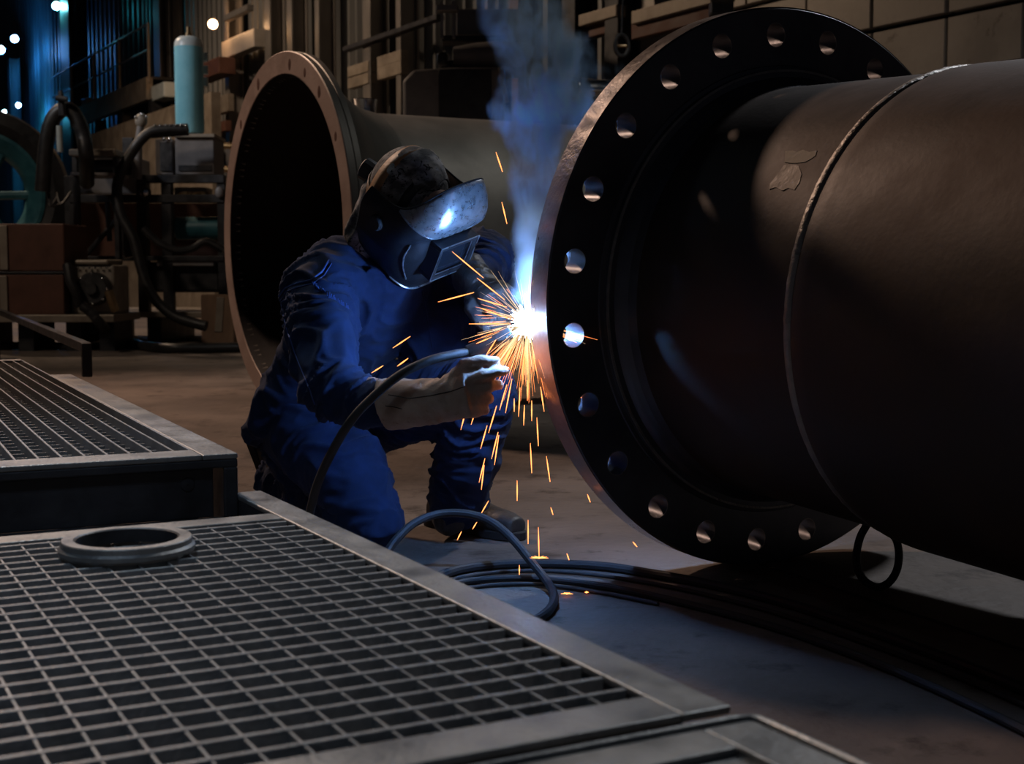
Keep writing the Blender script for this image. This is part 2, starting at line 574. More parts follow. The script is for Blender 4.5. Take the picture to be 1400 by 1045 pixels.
column(233, 0.45, 0.42, 12, 'broad pale steel column behind the blue gas cylinder', 0)
column(248, 0.30, 0.22, 12, 'narrow pale column just beside the broad one behind the gas cylinder', 0)
column(108, 0.6, 0.9, 12, 'wide lit column over the tan walkway bracket', 0)
column(122, 0.5, 0.35, 12, 'thin dark column against the wide lit one', 0, 'darksteel')
column(31, 0.6, 0.35, 6.9, 'slim blue lit post under the far cool lamps', 0)
column(327, 0.35, 0.22, 9, 'tall column rising behind the rear flange top', 0)
column(383, 0.35, 0.26, 9, 'brown lit column, first of a pair over the rear flange', 0)
column(413, 0.35, 0.20, 9, 'brown lit column, second of the pair over the rear flange', 0)
column(450, 0.35, 0.16, 9, 'thin column next to the brown pair above the rear flange', 0)
column(517, 0.35, 0.26, 9, 'column carrying the middle ledges above the rear pipe', 0)
column(560, 0.35, 0.14, 9, 'slender column touching the ends of the stacked ledges', 0)
column(716, 0.45, 0.22, 9, 'reddish column behind the welding smoke', 0, 'rust')
column(790, 0.45, 0.26, 9, 'dark blue column behind the smoke near the flange top', 0, 'darksteel')
column(848, 0.40, 0.24, 9, 'dark column beside the first grey wall panels', 0, 'darksteel')


def girt(px0, px1, y0, y1, h, off, label, m='beam', dep=0.12, name='wall_ledge', cat='ledge', group=None):
    """straight horizontal member on the wall between two sight lines"""
    s0, t0 = wall_s(px0, off)
    s1, t1 = wall_s(px1, off)
    z = (at(px0, y0, t0).z + at(px1, y1, t1).z) / 2
    o = obj(name, MB().box(wp((s0 + s1) / 2, off, z), (abs(s1 - s0), dep, h), WR), M[m], ang=0, bevel=0.01)
    return tag(o, label, cat, group)


girt(484, 512, 99, 91, 0.15, 0.45, 'upper brown ledge board in the bay beside the rear flange')
girt(484, 512, 115, 107, 0.15, 0.45, 'lower brown ledge board in the bay beside the rear flange')
girt(524, 556, 86, 76, 0.15, 0.45, 'upper brown ledge board in the bay beside the grey block')
girt(524, 556, 102, 92, 0.17, 0.45, 'lower brown ledge board in the bay beside the grey block')
girt(795, 846, 27, 17, 0.12, 0.5, 'short pale timber rail above the shackle')
girt(798, 846, 42, 34, 0.16, 0.42, 'dark timber rail under the short pale one', 'rust')
girt(866, 978, 20, 0, 0.13, 0.45, 'long pale rail above the grey wall panels')
girt(866, 980, 36, 17, 0.2, 0.40, 'broad brown rail along the top of the grey wall panels', 'rust')
girt(478, 604, 62, 30, 0.07, 0.5, 'thin dark rail crossing the ribbed wall above the ledges', 'darksteel')
girt(318, 362, 70, 52, 0.3, 0.5, 'tan beam behind the top of the rear flange', 'panel', 0.2)
girt(268, 322, 152, 146, 0.30, 0.7, 'brown beam beside the blue gas cylinder')
girt(268, 318, 182, 176, 0.18, 0.7, 'thin brown beam under the one beside the gas cylinder', 'rust')
girt(285, 318, 100, 92, 0.28, 0.7, 'rust coloured bracket below the warm lamp', 'rust', 0.3)
girt(318, 350, 26, 10, 0.10, 0.8, 'thin pale pipe rail running up from the warm lamp', 'column')

# walkway with handrail far down the hall
s0, t0 = wall_s(108, 1.2)
s1, t1 = wall_s(213, 1.2)
z0 = at(160, 137, (t0 + t1) / 2).z
wk = thing('walkway', 'raised steel walkway with thin handrail on the ribbed wall', 'walkway', wp((s0 + s1) / 2, 1.2, 0))
zl, zr = at(108, 152, t0).z, at(213, 121, t1).z
zz = (zl + zr) / 2
obj('deck_beam', MB().box(wp((s0 + s1) / 2, 1.2, zz - .1), (abs(s1 - s0), 0.12, 0.42), WR), M['beam'], wk, ang=0)
obj('deck', MB().box(wp((s0 + s1) / 2, 0.6, zz + .1), (abs(s1 - s0), 1.1, 0.05), WR), M['darksteel'], wk, ang=0)
obj('end_bracket', MB().box(at(124, 149, t0 - .8), (0.5, 0.3, 0.45), WR), M['beam'], wk, ang=0, bevel=0.02)
obj('end_bracket', MB().box(at(226, 126, t1 - .3), (0.85, 0.3, 0.28), WR), M['cylcap'], wk, ang=0, bevel=0.02)
for s in (s0, (s0 * .66 + s1 * .34), (s0 * .33 + s1 * .67), s1):
    obj('support_post', MB().box(wp(s, 1.1, zz / 2 - .15), (0.2, 0.2, zz - .3), WR), M['darksteel'], wk, ang=0)
for hz in (0.62, 1.1):
    obj('handrail', MB().tube([wp(s0 + 2, 1.2, zz + hz), wp(s1, 1.2, zz + hz)], 0.022, 8), M['column'], wk)
for k in range(4):
    s = s0 + (s1 - s0) * k / 3
    obj('rail_post', MB().tube([wp(s, 1.2, zz), wp(s, 1.2, zz + 1.12)], 0.03, 8), M['beam'], wk)
lo = tag(obj('partition', MB().box(wp((s0 + s1) / 2 - 4.5, 1.7, zz / 2 - .4), (8.5, 0.15, zz - .8), WR), M['beam'], ang=0), 'tan sheet steel partition below the raised walkway', 'partition')
tag(obj('switch_box', MB().box(at(140, 104, 36.0), (0.55, 0.3, 0.8)), M['panel'], ang=0, bevel=0.03), 'small pale switch box on the ribbed wall above the handrail', 'box')


# ------------------------------------------------------------------ lamps of the hall
def lamp(px, py, Y, r, label, mat, aim, power, col, group=None):
    p = at(px, py, Y)
    t = thing('hall_lamp', label, 'lamp', p, 0, group)
    d = (Vector(aim) - p).normalized()
    prof = [(-r * 1.1, 0.25 * r), (-r * 1.1, 0.32 * r), (-r * .5, 0.55 * r), (0.05 * r, 1.15 * r), (0.12 * r, 1.15 * r), (0.1 * r, 1.05 * r), (-r * .4, .45 * r), (-r * .9, .25 * r)]
    obj('reflector', MB().lathe(p, d, prof, 24), M['column'], t)
    obj('lens', MB().ell(p + d * 0.05 * r, d.orthogonal().normalized() * r, d.cross(d.orthogonal().normalized()) * r, d * r * 0.35, 18, 8), mat, t)
    obj('bracket', MB().tube([p - d * r, p - d * r * 1.4 + Vector((0, 0, .3 * r)), p + Vector((0, .6, 1.2 * r))], 0.12 * r, 8), M['darksteel'], t)
    if power:
        light('lamp_light', 'POINT', p + d * r * 2.2, power, col, r * .6)
    return t


C0 = Vector((0, 3, 0.5))
lamp(77, 8, 35, 0.09, 'cool white hall lamp highest up at the far end', M['lampwhite'], C0, 25, (0.05, 0.75, 1.0))
lamp(20, 53, 39, 0.09, 'cool white hall lamp beside the slim blue lit post', M['lampwhite'], C0, 40, (0.03, 0.32, 1.0))
lamp(1, 68, 40, 0.10, 'cool white hall lamp cut by the picture edge', M['lampwhite'], C0, 60, (0.03, 0.30, 1.0))
lamp(25, 144, 39, 0.06, 'small low cool lamp over the far blue glow', M['lampwhite'], C0, 45, (0.03, 0.30, 1.0))
lamp(6, 153, 39, 0.05, 'smallest cool lamp, lowest at the far end', M['lampwhite'], C0, 30, (0.03, 0.65, 1.0))
lamp(291, 33, 24.5, 0.075, 'warm orange hall lamp on the column line above the rear flange', M['lampwarm'], Vector((-2, 8, 1.5)), 14, (1.0, 0.50, 0.2))

# ------------------------------------------------------------------ floor gratings
def frame_bar(name, parent, x0, x1, y0, y1, z1, th, mat='grate', bev=0.0025):
    return obj(name, MB().box(((x0 + x1) / 2, (y0 + y1) / 2, z1 - th / 2), (x1 - x0, y1 - y0, th)), M[mat], parent, local=True, ang=0, bevel=bev)


HZ = 0.42
G1 = thing('floor_grating', 'square mesh steel grating panel with a pipe collar standing on it', 'grating', (0.3107 * HZ, 3.1686 * HZ, 0), 0.489, 'steel gratings piled on the floor')
TOP = CAM_H - HZ
pY, pX, offy, offx, L1, W1 = 0.1039 * HZ, 0.1001 * HZ, 0.080 * HZ, 0.1098 * HZ, 2.6156 * HZ, 1.30
bar = obj('bearing_bar', MB().box((-W1 / 2, 0, -0.019), (W1 - .002, 0.0068, 0.034)), M['bars'], G1, local=True, ang=0, bevel=0.0008, seg=1)
bar.location = (0, offy, TOP)
for i in range(1, 25):
    reuse('bearing_bar', bar, G1, (0, offy + pY * i, TOP))
seg = MB()
seg.box((0, L1 / 2, -0.0115), (0.0024, L1, 0.022))
cb = obj('cross_bar', seg, M['bars'], G1, local=True, ang=0)
cb.location = (-offx, 0, TOP - .0030)
for i in range(1, int((W1 - offx) / pX)):
    reuse('cross_bar', cb, G1, (-offx - pX * i, 0, TOP - .0030))
fwd, fnr = 0.1355 * HZ, 0.156 * HZ
frame_bar('frame_plate', G1, 0, fwd, -fnr, L1 + 0.30, TOP, 0.009)
frame_bar('frame_plate', G1, -W1, -0.0008, -fnr, 0, TOP, 0.009)
frame_bar('frame_plate', G1, -W1, -0.0008, L1, L1 + 0.055, TOP, 0.009)
frame_bar('frame_plate', G1, -W1 - .06, -W1 - .0005, -fnr, L1 + .055, TOP, 0.009)
for (x0, x1, y0, y1) in ((0.0008, 0.007, -fnr + .01, L1 + .28), (-W1, 0, -0.008, -0.0008), (-W1, 0, L1 + .0008, L1 + .008), (-W1 - .008, -W1 - .0008, 0, L1)):
    frame_bar('frame_skirt', G1, x0, x1, y0, y1, TOP - .009, 0.06, 'darksteel', 0)
for x in (-0.10, -W1 + .05):
    for y in (0.05, L1 - .05):
        obj('support_leg', MB().box((x, y, (TOP - .04) / 2), (0.05, 0.05, TOP - .04)), M['darksteel'], G1, local=True, ang=0)

rc = at(174, 757, 2.02)
ring = thing('pipe_collar', 'short steel pipe collar lying on the square mesh grating', 'collar', (rc.x, rc.y, TOP))
obj('ring_body', MB().lathe((rc.x, rc.y, TOP), (0, 0, 1), [(0.0, 0.076), (0.0, 0.096), (0.004, 0.0985), (0.010, 0.0985), (0.0135, 0.0945), (0.021, 0.0945), (0.0225, 0.093), (0.0225, 0.0765), (0.021, 0.075)], 80), M['grate'], ring, ang=30)
obj('bore_lining', MB().lathe((rc.x, rc.y, TOP), (0, 0, 1), [(0.001, 0.0755), (0.0205, 0.0748), (0.0205, 0.0735), (0.001, 0.0735)], 64), M['darksteel'], ring, ang=30)

H2 = 0.34
T2 = CAM_H - H2
G2 = thing('floor_grating', 'raised long bar grating set on a dark channel frame', 'grating', (-1.7875 * H2, 7.5695 * H2, 0), 0.4468, 'steel gratings piled on the floor')
p2, off2, L2, f2, f2n, W2 = 0.1186 * H2, 0.0753 * H2, 8.315 * H2, 0.2108 * H2, 0.2526 * H2, 1.05
bb = obj('bearing_bar', MB().box((0, L2 / 2, -0.018), (0.0050, L2, 0.032)), M['bars'], G2, local=True, ang=0, bevel=0.0008, seg=1)
bb.location = (-off2, 0, T2)
for i in range(1, 25):
    reuse('bearing_bar', bb, G2, (-off2 - p2 * i, 0, T2))
cr = obj('cross_rod', MB().box((-W2 / 2, 0, -0.026), (W2 - .02, 0.004, 0.014)), M['bars'], G2, local=True, ang=0)
cr.location = (0, 0.05, T2)
for i in range(1, int(L2 / 0.058)):
    reuse('cross_rod', cr, G2, (0, 0.05 + 0.058 * i, T2))
frame_bar('edge_bar', G2, 0.0, 0.006, 0, L2, T2, 0.034, 'bars', 0)
frame_bar('frame_plate', G2, 0.0065, f2, -f2n, L2 * .72, T2, 0.010)
frame_bar('frame_plate', G2, -W2, 0.0060, -f2n, -0.0005, T2, 0.010)
frame_bar('frame_plate', G2, -W2, 0.0060, L2 + .0005, L2 + .06, T2, 0.010)
ch = MB()
ch.box((-W2 / 2 + f2 / 2, -f2n + .012, T2 - .010 - .008), (W2 + f2, 0.022, 0.016))
obj('channel_flange', ch, M['darksteel'], G2, local=True, ang=0, bevel=0.003)
obj('channel_web', MB().box((-W2 / 2 + f2 / 2 - .02, -f2n + .021, T2 - .073), (W2 + f2 - .045, 0.008, 0.092)), M['darksteel'], G2, local=True, ang=0, bevel=0.002)
obj('channel_flange', MB().box((-W2 / 2 + f2 / 2, -f2n + .010, T2 - .131), (W2 + f2, 0.026, 0.024)), M['darksteel'], G2, local=True, ang=0, bevel=0.006)
obj('end_plate', MB().box((f2 - .0135, -f2n + .010, T2 - .0725), (0.027, 0.02, 0.095)), M['darksteel'], G2, local=True, ang=0, bevel=0.004)
obj('side_channel', MB().box((f2 - .012, L2 * .36, T2 - .077), (0.020, L2 * .72 + f2n * 1.6, 0.132)), M['darksteel'], G2, local=True, ang=0, bevel=0.004)
tm = MB().lathe((f2 - .09, -f2n + .018, T2 - .055), (0, -1, 0), [(0, .001), (0, .014), (.003, .012), (.004, .001)], 16)
obj('weld_scar', tm, M['darksteel'], G2, local=True)
for x in (-0.02, -W2 + .1):
    for y in (0.0, L2 * .6, L2 - .05):
        obj('support_leg', MB().box((x, y, (T2 - .06) / 2), (0.06, 0.06, T2 - .06)), M['darksteel'], G2, local=True, ang=0)

# third panel in the corner of the pile
c3 = on_floor(1029, 975, TOP - .002)
G3 = thing('steel_tray_panel', 'flat steel tray panel with a raised lip beside the mesh grating corner', 'panel', (c3.x, c3.y, 0), 0.489)
T3 = TOP - .002
frame_bar('base_sheet', G3, -1.0, 0, -0.8, 0, T3 - .012, 0.006, 'grate', 0)
frame_bar('frame_plate', G3, -0.062, -0.0045, -0.8, -0.0045, T3 - .004, 0.008)
frame_bar('frame_plate', G3, -1.0, -0.0625, -0.060, -0.0045, T3 - .004, 0.008)
lip = MB().tube([(-1.0, 0, T3 - .003), (-.02, 0, T3 - .003), (-.006, -.003, T3 - .003), (-.001, -.010, T3 - .003), (0, -.03, T3 - .003), (0, -.8, T3 - .003)], 0.0042, 8)
obj('raised_lip', lip, M['grate'], G3, local=True)
frame_bar('frame_skirt', G3, -1.0, -0.004, -0.012, -0.004, T3 - .02, 0.05, 'darksteel', 0)
frame_bar('frame_skirt', G3, -0.012, -0.004, -0.8, -0.0125, T3 - .02, 0.05, 'darksteel', 0)
for x in (-0.10, -0.85):
    for y in (-0.10, -0.65):
        obj('support_leg', MB().box((x, y, (T3 - .018) / 2), (0.05, 0.05, T3 - .018)), M['darksteel'], G3, local=True, ang=0)

# ------------------------------------------------------------------ main pipe with bolted flange
R = 0.70
YAW, TIL = 0.5314, -0.0484
AX = Vector((math.sin(YAW) * math.cos(TIL), -math.cos(YAW) * math.cos(TIL), math.sin(TIL)))   # from the flange along the pipe, to the camera side
U = Vector((math.cos(YAW), math.sin(YAW), 0))
V = U.cross(AX)
if V.z < 0:
    V = -V
CF = Vector((0.9773 * R, 4.9858 * R, CAM_H - 0.0874 * R))
MP = thing('flanged_pipe', 'huge dark steel pipe with bolt hole flange being welded', 'pipe', (CF.x, CF.y, 0))


def pol(t, r, th):
    return CF + AX * t + (U * math.cos(th) + V * math.sin(th)) * r


FT = 0.074
fmb = MB().lathe(CF, AX, [(-FT, 0.475), (-FT, R - .003), (-FT + .003, R), (-.003, R), (0, R - .003), (0, 0.47)], 192, u=U)
fo = obj('flange', fmb, M['flange'], MP, ang=30)
# bolt holes cut through the plate
hb = MB()
STEP = math.radians(360 / 23.3195)
th0 = 1.4019
angs = [th0 + STEP * i for i in range(14)]
rest = 2 * PI - STEP * 13
angs += [angs[13] + rest * (k + 1) / 10 for k in range(9)]
RB = 0.906 * R
for a in angs:
    hb.lathe(pol(0, RB, a), AX, [(-FT - .05, .0001), (-FT - .05, .0285), (.05, .0285), (.05, .0001)], 28, closed=False)
cut_me = hb.mesh('cut')
fix_normals(cut_me)
cut = bpy.data.objects.new('cut', cut_me)
COL.objects.link(cut)
cut.matrix_world = Matrix.Identity(4)
bm_ = fo.modifiers.new('holes', 'BOOLEAN')
bm_.object = cut
bm_.operation = 'DIFFERENCE'
bm_.solver = 'EXACT'
bpy.context.view_layer.update()
dg = bpy.context.evaluated_depsgraph_get()
nm = bpy.data.meshes.new_from_object(fo.evaluated_get(dg))
fo.modifiers.clear()
fo.data = nm
smooth(nm, 30)
bpy.data.objects.remove(cut)
# thin turned rims round the holes
for a in angs[:14]:
    obj('hole_rim', MB().lathe(pol(0.0006, RB, a), AX, [(-.003, .0286), (.0006, .0286), (.0006, .0302), (-.003, .0302)], 28), M['rim'], MP, ang=30)
obj('turned_edge', MB().lathe(CF, AX, [(-FT + .002, R + .0004), (-FT + .002, R + .0016), (-.002, R + .0016), (-.002, R + .0004)], 192, u=U), M['rim'], MP, ang=30)
hub = [(0.0, 0.40), (0.0, 0.562), (0.004, 0.560), (0.006, 0.551), (0.017, 0.549), (0.020, 0.546), (0.022, 0.532), (0.036, 0.5255), (0.040, 0.521), (0.050, 0.512), (0.075, 0.505), (0.075, 0.40)]
obj('hub', MB().lathe(CF, AX, hub, 160, u=U), M['flange'], MP, ang=25)
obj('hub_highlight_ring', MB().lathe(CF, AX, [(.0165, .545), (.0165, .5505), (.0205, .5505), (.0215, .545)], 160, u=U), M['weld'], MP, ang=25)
TW = 0.600
obj('neck_pipe', MB().lathe(CF, AX, [(0.07, 0.40), (0.07, 0.5052), (TW - .01, 0.508), (TW - .01, 0.40)], 160, u=U), M['pipe'], MP, ang=25)
CF2 = CF + Vector((0, 0, -0.004))
obj('long_pipe', MB().lathe(CF2, AX, [(TW + .004, 0.40), (TW + .004, 0.514), (TW + .02, 0.5205), (TW + .05, 0.5225), (2.5, 0.5235), (2.5, 0.40)], 160, u=U), M['pipe'], MP, ang=25)
wb = []
for k in range(320):
    th = 2 * PI * k / 320
    wv = 0.05 * math.cos(th) * .7
    rr = 0.5115 + 0.0016 * noise.noise(Vector((k * .55, 0, 0)))
    ring_ = []
    for q in range(8):
        b = 2 * PI * q / 8
        ring_.append(pol(TW - .004 + 0.012 * math.cos(b), rr + 0.0075 * math.sin(b), th))
    wb.append(ring_)
obj('weld_bead', MB().rings(wb, False, True), M['weld'], MP, ang=60)


def patch(name, pxs, r, mat, jag=0.004):
    """thin chip of paint on the neck pipe; outline in pixels traced back on the cylinder"""
    pts = []
    for px, py in pxs:
        o = Vector((0, 0, CAM_H))
        d = (at(px, py, 1.0) - o)
        w = o - CF
        a_ = d - AX * d.dot(AX)
        b_ = w - AX * w.dot(AX)
        A, B, Cc = a_.dot(a_), 2 * a_.dot(b_), b_.dot(b_) - r * r
        D = B * B - 4 * A * Cc
        t = (-B - math.sqrt(max(D, 0))) / (2 * A)
        pts.append(o + d * t)
    cen = sum(pts, Vector()) / len(pts)
    v = []
    for p in pts:
        q = p - CF
        rad = (q - AX * q.dot(AX)).normalized()
        v += [p + rad * .0007, p - rad * .002]
    q = cen - CF
    rad = (q - AX * q.dot(AX))
    cen = CF + AX * q.dot(AX) + rad.normalized() * r
    v += [cen + rad.normalized() * .0007]
    n = len(pts)
    f = [(2 * k, 2 * ((k + 1) % n), 2 * n) for k in range(n)] + [(2 * k, 2 * k + 1, 2 * ((k + 1) % n) + 1, 2 * ((k + 1) % n)) for k in range(n)]
    obj(name, MB().add(v, f), mat, MP, ang=30)


patch('paint_chip', [(1074, 207), (1084, 206), (1090, 208), (1098, 205), (1106, 208), (1117, 206), (1115, 213), (1108, 218), (1100, 222), (1090, 223), (1079, 223), (1073, 222)], 0.508, M['patch'])
patch('paint_chip', [(1072, 226), (1082, 225), (1092, 227), (1096, 238), (1093, 250), (1086, 260), (1078, 257), (1070, 261), (1060, 256), (1052, 259), (1053, 251), (1062, 240)], 0.508,
      surf('thin grey scale', (0.17, 0.15, 0.13), (0.25, 0.22, 0.19), (0.5, 0.7), 0.3, 40, 6, 0.3, 90))
for (a, b) in (((1268, 208), (1277, 199)), ((1256, 223), (1262, 216)), ((1280, 197), (1288, 188)), ((1345, 283), (1349, 275))):
    pass

# cable loop hanging under the pipe
lp = [(1186, 715), (1176, 735), (1171, 760), (1174, 782), (1185, 797), (1200, 803), (1215, 797), (1226, 780), (1229, 758), (1225, 738), (1214, 722)]
lpts = [at(1192, 690, 3.30)] + [at(x, y, 3.20) for x, y in lp] + [at(1206, 690, 3.28)]
tag(obj('hanging_cable', MB().tube(catmull(lpts, 5), 0.0095, 10), M['cable']), 'black cable loop hanging from under the big pipe', 'cable')

# ------------------------------------------------------------------ rear pipe end
R2 = 0.9285
C2 = Vector((-1.2799 * R2, 7.6977 * R2, R2 + .001))
A2 = Vector((math.sin(1.0503), math.cos(1.0503), 0))
U2 = Vector((-A2.y, A2.x, 0))
RP = thing('open_pipe_end', 'open pipe end with broad rusty flange face behind the welder', 'pipe', (C2.x, C2.y, 0))
T_ = 0.0767 * R2
obj('flange', MB().lathe(C2, A2, [(0.001, 0.812), (0, 0.9255), (0.003, R2), (0.030, R2), (0.034, R2 - .006), (0.040, R2 - .006), (0.044, R2), (T_, R2), (T_, 0.80), (0.05, 0.80)], 160, u=U2), M['rearsteel'], RP, ang=30)
obj('flange_face', MB().lathe(C2, A2, [(0.004, 0.815), (-.0025, 0.818), (-.0025, 0.9235), (0.0, 0.927), (0.004, 0.926)], 160, u=U2), M['rearface'], RP, ang=30)
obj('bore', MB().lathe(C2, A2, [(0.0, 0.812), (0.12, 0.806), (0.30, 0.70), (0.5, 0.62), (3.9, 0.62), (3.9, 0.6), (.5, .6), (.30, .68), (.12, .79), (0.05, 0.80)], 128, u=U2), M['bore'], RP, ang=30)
obj('reducer_cone', MB().lathe(C2, A2, [(T_, 0.86), (0.13, 0.835), (0.20, 0.78), (0.28, 0.715), (0.36, 0.675), (0.46, 0.655), (0.46, 0.632), (0.30, 0.708), (0.13, 0.812), (T_, 0.818)], 128, u=U2), M['rearsteel'], RP, ang=25)
obj('pipe_body', MB().lathe(C2, A2, [(0.46, 0.625), (0.46, 0.648), (4.2, 0.648), (4.2, 0.625)], 128, u=U2), M['rearsteel'], RP, ang=25)
obj('far_flange', MB().lathe(C2, A2, [(4.2, 0.60), (4.2, R2), (4.27, R2), (4.27, 0.60)], 96, u=U2), M['rearsteel'], RP, ang=30)
for th, s in ((2.25, .02), (2.0, .016), (1.75, .02), (1.2, .022), (0.8, .018), (2.6, .016)):
    p = C2 + (U2 * math.cos(th) + Vector((0, 0, 1)) * math.sin(th)) * 0.862
    obj('dent', MB().ell(p + A2 * -.0026, U2 * s, Vector((0, 0, 1)) * s * 1.5, A2 * .0012, 12, 6), M['rust'], RP)
nz = C2 + A2 * 0.62 + Vector((0, 0, 0.63))
nz = at(499, 158, 7.45)
obj('nozzle', MB().lathe((nz.x, nz.y, 1.50), (0, 0, 1), [(0, .04), (0, .062), (.10, .062), (.13, .066), (.155, .071), (.158, .066), (.10, .05)], 40), M['chrome'], RP, ang=30)

# ------------------------------------------------------------------ things standing behind the pipes
def prect(x0, y0, x1, y1, Y, dep):
    """centre and size of a box whose front face spans a pixel rectangle at distance Y"""
    a, b = at(x0, y1, Y), at(x1, y0, Y)
    return Vector(((a.x + b.x) / 2, Y + dep / 2, (a.z + b.z) / 2)), (b.x - a.x, dep, b.z - a.z)


def pb(name, parent, x0, y0, x1, y1, Y, dep, mat, bev=0.01, rz=0.0):
    c, s = prect(x0, y0, x1, y1, Y, dep)
    return obj(name, MB().box(c, s, Matrix.Rotation(rz, 3, 'Z')), M[mat], parent, ang=0, bevel=bev)


def pthing(name, label, cat, px, Y, group=None):
    p = at(px, 470, Y)
    return thing(name, label, cat, (p.x, Y, 0), 0, group)


# big grey block and ducting on the far side of the rear pipe
bk = pthing('machine_block', 'big chamfered dark grey machine block behind the rear pipe', 'machine', 620, 13.0)
a, b = at(551, 170, 13.0), at(690, 92, 13.0)
blk = MB()
prof = [(a.x, 0.0), (a.x, b.z - .12), (a.x + .10, b.z - .02), (a.x + .45, b.z), (b.x, b.z), (b.x, 0.0)]
blk.add([(x, 13.0, z) for x, z in prof] + [(x, 14.0, z) for x, z in prof], [tuple(range(6))[::-1], tuple(range(6, 12))] + [(k, (k + 1) % 6, 6 + (k + 1) % 6, 6 + k) for k in range(6)])
obj('block_body', blk, M['grey'], bk, ang=20, bevel=0.03)
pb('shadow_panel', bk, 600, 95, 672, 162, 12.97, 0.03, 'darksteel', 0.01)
obj('side_pipe', MB().tube([at(684, 92, 12.9), at(687, 112, 12.9), at(693, 140, 12.9)], 0.022, 8), M['brass'], bk)
dk = pthing('duct_hood', 'dark rounded duct hood on top of the grey machine block', 'duct', 640, 13.2)
dz = at(600, 92, 13.2).z
a, b = at(599, 80, 13.2), at(716, 52, 13.2)
secs = []
obj('hood', MB().loft([((a.x + .14 + (b.x - a.x) * u_ , 13.6, dz + .12), (0, 0.38, 0), (0, 0, .11 + .06 * math.sin(u_ * PI))) for u_ in (0, .25, .5, .75, 1)], 24, True, 2.6), M['grey'], dk)
pb('hood_collar', dk, 597, 70, 612, 88, 13.15, 0.4, 'darksteel', 0.03)
pb('hood_base', dk, 604, 82, 712, 94, 13.3, 0.6, 'darksteel', 0.01)
cbn = pthing('switch_cabinet', 'tall dark green switch cabinet above the duct hood', 'cabinet', 660, 13.9)
pb('cabinet_body', cbn, 624, 12, 708, 48, 14.05, 0.5, 'grey', 0.01)
pb('cabinet_stand', cbn, 650, 46, 700, 440, 14.1, 0.3, 'darksteel', 0.01)
for x0, x1 in ((602, 606), (618, 622)):
    pb('upright', cbn, x0, 0, x1, 52, 13.6, 0.05, 'column', 0)
pb('cross_arm', cbn, 596, 6, 626, 15, 13.5, 0.12, 'column', 0.01)
pb('cross_arm', cbn, 604, 48, 708, 56, 13.7, 0.3, 'darksteel', 0.01)
# polished tube ends and shackle in the smoke
for (px, py, r, lab) in ((783, 121, .060, 'rounded polished tube end glinting in the welding smoke'), (804, 122, .050, 'thin polished rod end beside the bigger tube end in smoke')):
    p = at(px, py, 11.5)
    t = thing('tube_end', lab, 'tube', p)
    d = Vector((-0.75, -0.66, 0)) if px < 800 else Vector((-.97, -.2, 0))
    obj('tube', MB().lathe(p, d, [(-.2, r * .8), (-.2, r * 1.6), (0.0, r * 1.6), (0.01, r * 1.45), (0.012, r * 1.2), (0.004, r * 1.1), (0.004, r * .3), (0.02, r * .2), (0.02, 0.001)], 24, closed=False), M['chrome'], t)
    obj('bracket', MB().box(p - d * .16 + Vector((0, 0, -.62 - p.z * .0)), (.07, .07, 1.1)), M['darksteel'], t, ang=0)
p = at(850, 62, 11.0)
sh = thing('shackle', 'shiny black shackle ring hanging beside the pipe flange top', 'shackle', p)
obj('ring', MB().tube([p + Vector((.055 * math.cos(a), .02 * math.cos(a), .082 * math.sin(a))) for a in [2 * PI * k / 28 for k in range(28)]], 0.017, 10, closed=True), M['strap'], sh)
obj('pin', MB().capsule(p + Vector((-.02, 0, -.005)), .014, p + Vector((.035, 0, -.005)), .014), M['brass'], sh)
obj('hook_wire', MB().tube([p + Vector((0, 0, .08)), p + Vector((.02, .1, .5)), p + Vector((.02, .3, 1.5))], .008, 6), M['darksteel'], sh)
p = at(986, 12, 12.5)
cl = thing('pipe_clamp', 'small black clamp on the rail above the flange top', 'clamp', p)
obj('clamp_body', MB().box(p, (0.2, .2, .13)), M['darksteel'], cl, ang=0, bevel=.02)
obj('clamp_cap', MB().capsule(p + Vector((-.06, -.08, .07)), .05, p + Vector((.06, -.08, .07)), .05), M['strap'], cl)

# gas cylinder on its cabinet
GY = 14.0
sk = pthing('machine_skid', 'long low steel skid under the black machine frame', 'skid', 200, GY)
a, b = at(118, 425, GY + .1), at(300, 404, GY + .1)
obj('deck', MB().box(((a.x + b.x) / 2, GY + .88, at(0, 428, GY).z - .02), (b.x - a.x + .6, 1.7, .06)), M['beam'], sk, ang=0, bevel=.01)
for x in (a.x, (a.x + b.x) / 2, b.x):
    obj('bearer', MB().box((x, GY + .88, (at(0, 428, GY).z - .05) / 2), (.14, 1.5, at(0, 428, GY).z - .05)), M['darksteel'], sk, ang=0)
ZD = at(0, 428, GY).z + .01

fr = pthing('machine_rack', 'black welded machine rack with teal tank and gauge', 'machine', 200, GY)
for (x0, x1) in ((90, 103), (188, 198), (222, 232), (298, 306)):
    c, s = prect(x0, 240, x1, 428, GY, .12)
    z1 = at(x0, 240, GY).z
    obj('post', MB().box((c.x, GY + .1, (ZD + z1) / 2 if x0 > 100 else z1 / 2), (s[0], .12, z1 - ZD if x0 > 100 else z1)), M['darksteel'], fr, ang=0, bevel=.006)
for (x0, y0, x1, y1) in ((95, 266, 306, 277), (186, 239, 306, 250), (90, 350, 306, 357)):
    pb('rail', fr, x0, y0, x1, y1, GY + .02, .10, 'darksteel', .006)
pb('rear_panel', fr, 92, 278, 306, 350, GY + .9, .06, 'rust', 0)
pb('upper_box', fr, 104, 215, 188, 266, GY + .3, .5, 'grey', .02)
pb('lower_box', fr, 198, 358, 300, 400, GY + .15, .6, 'darksteel', .03)
pb('tray', fr, 214, 354, 292, 364, GY + .05, .4, 'grey', .01)
c, s = prect(229, 295, 303, 327, GY + .05, .4)
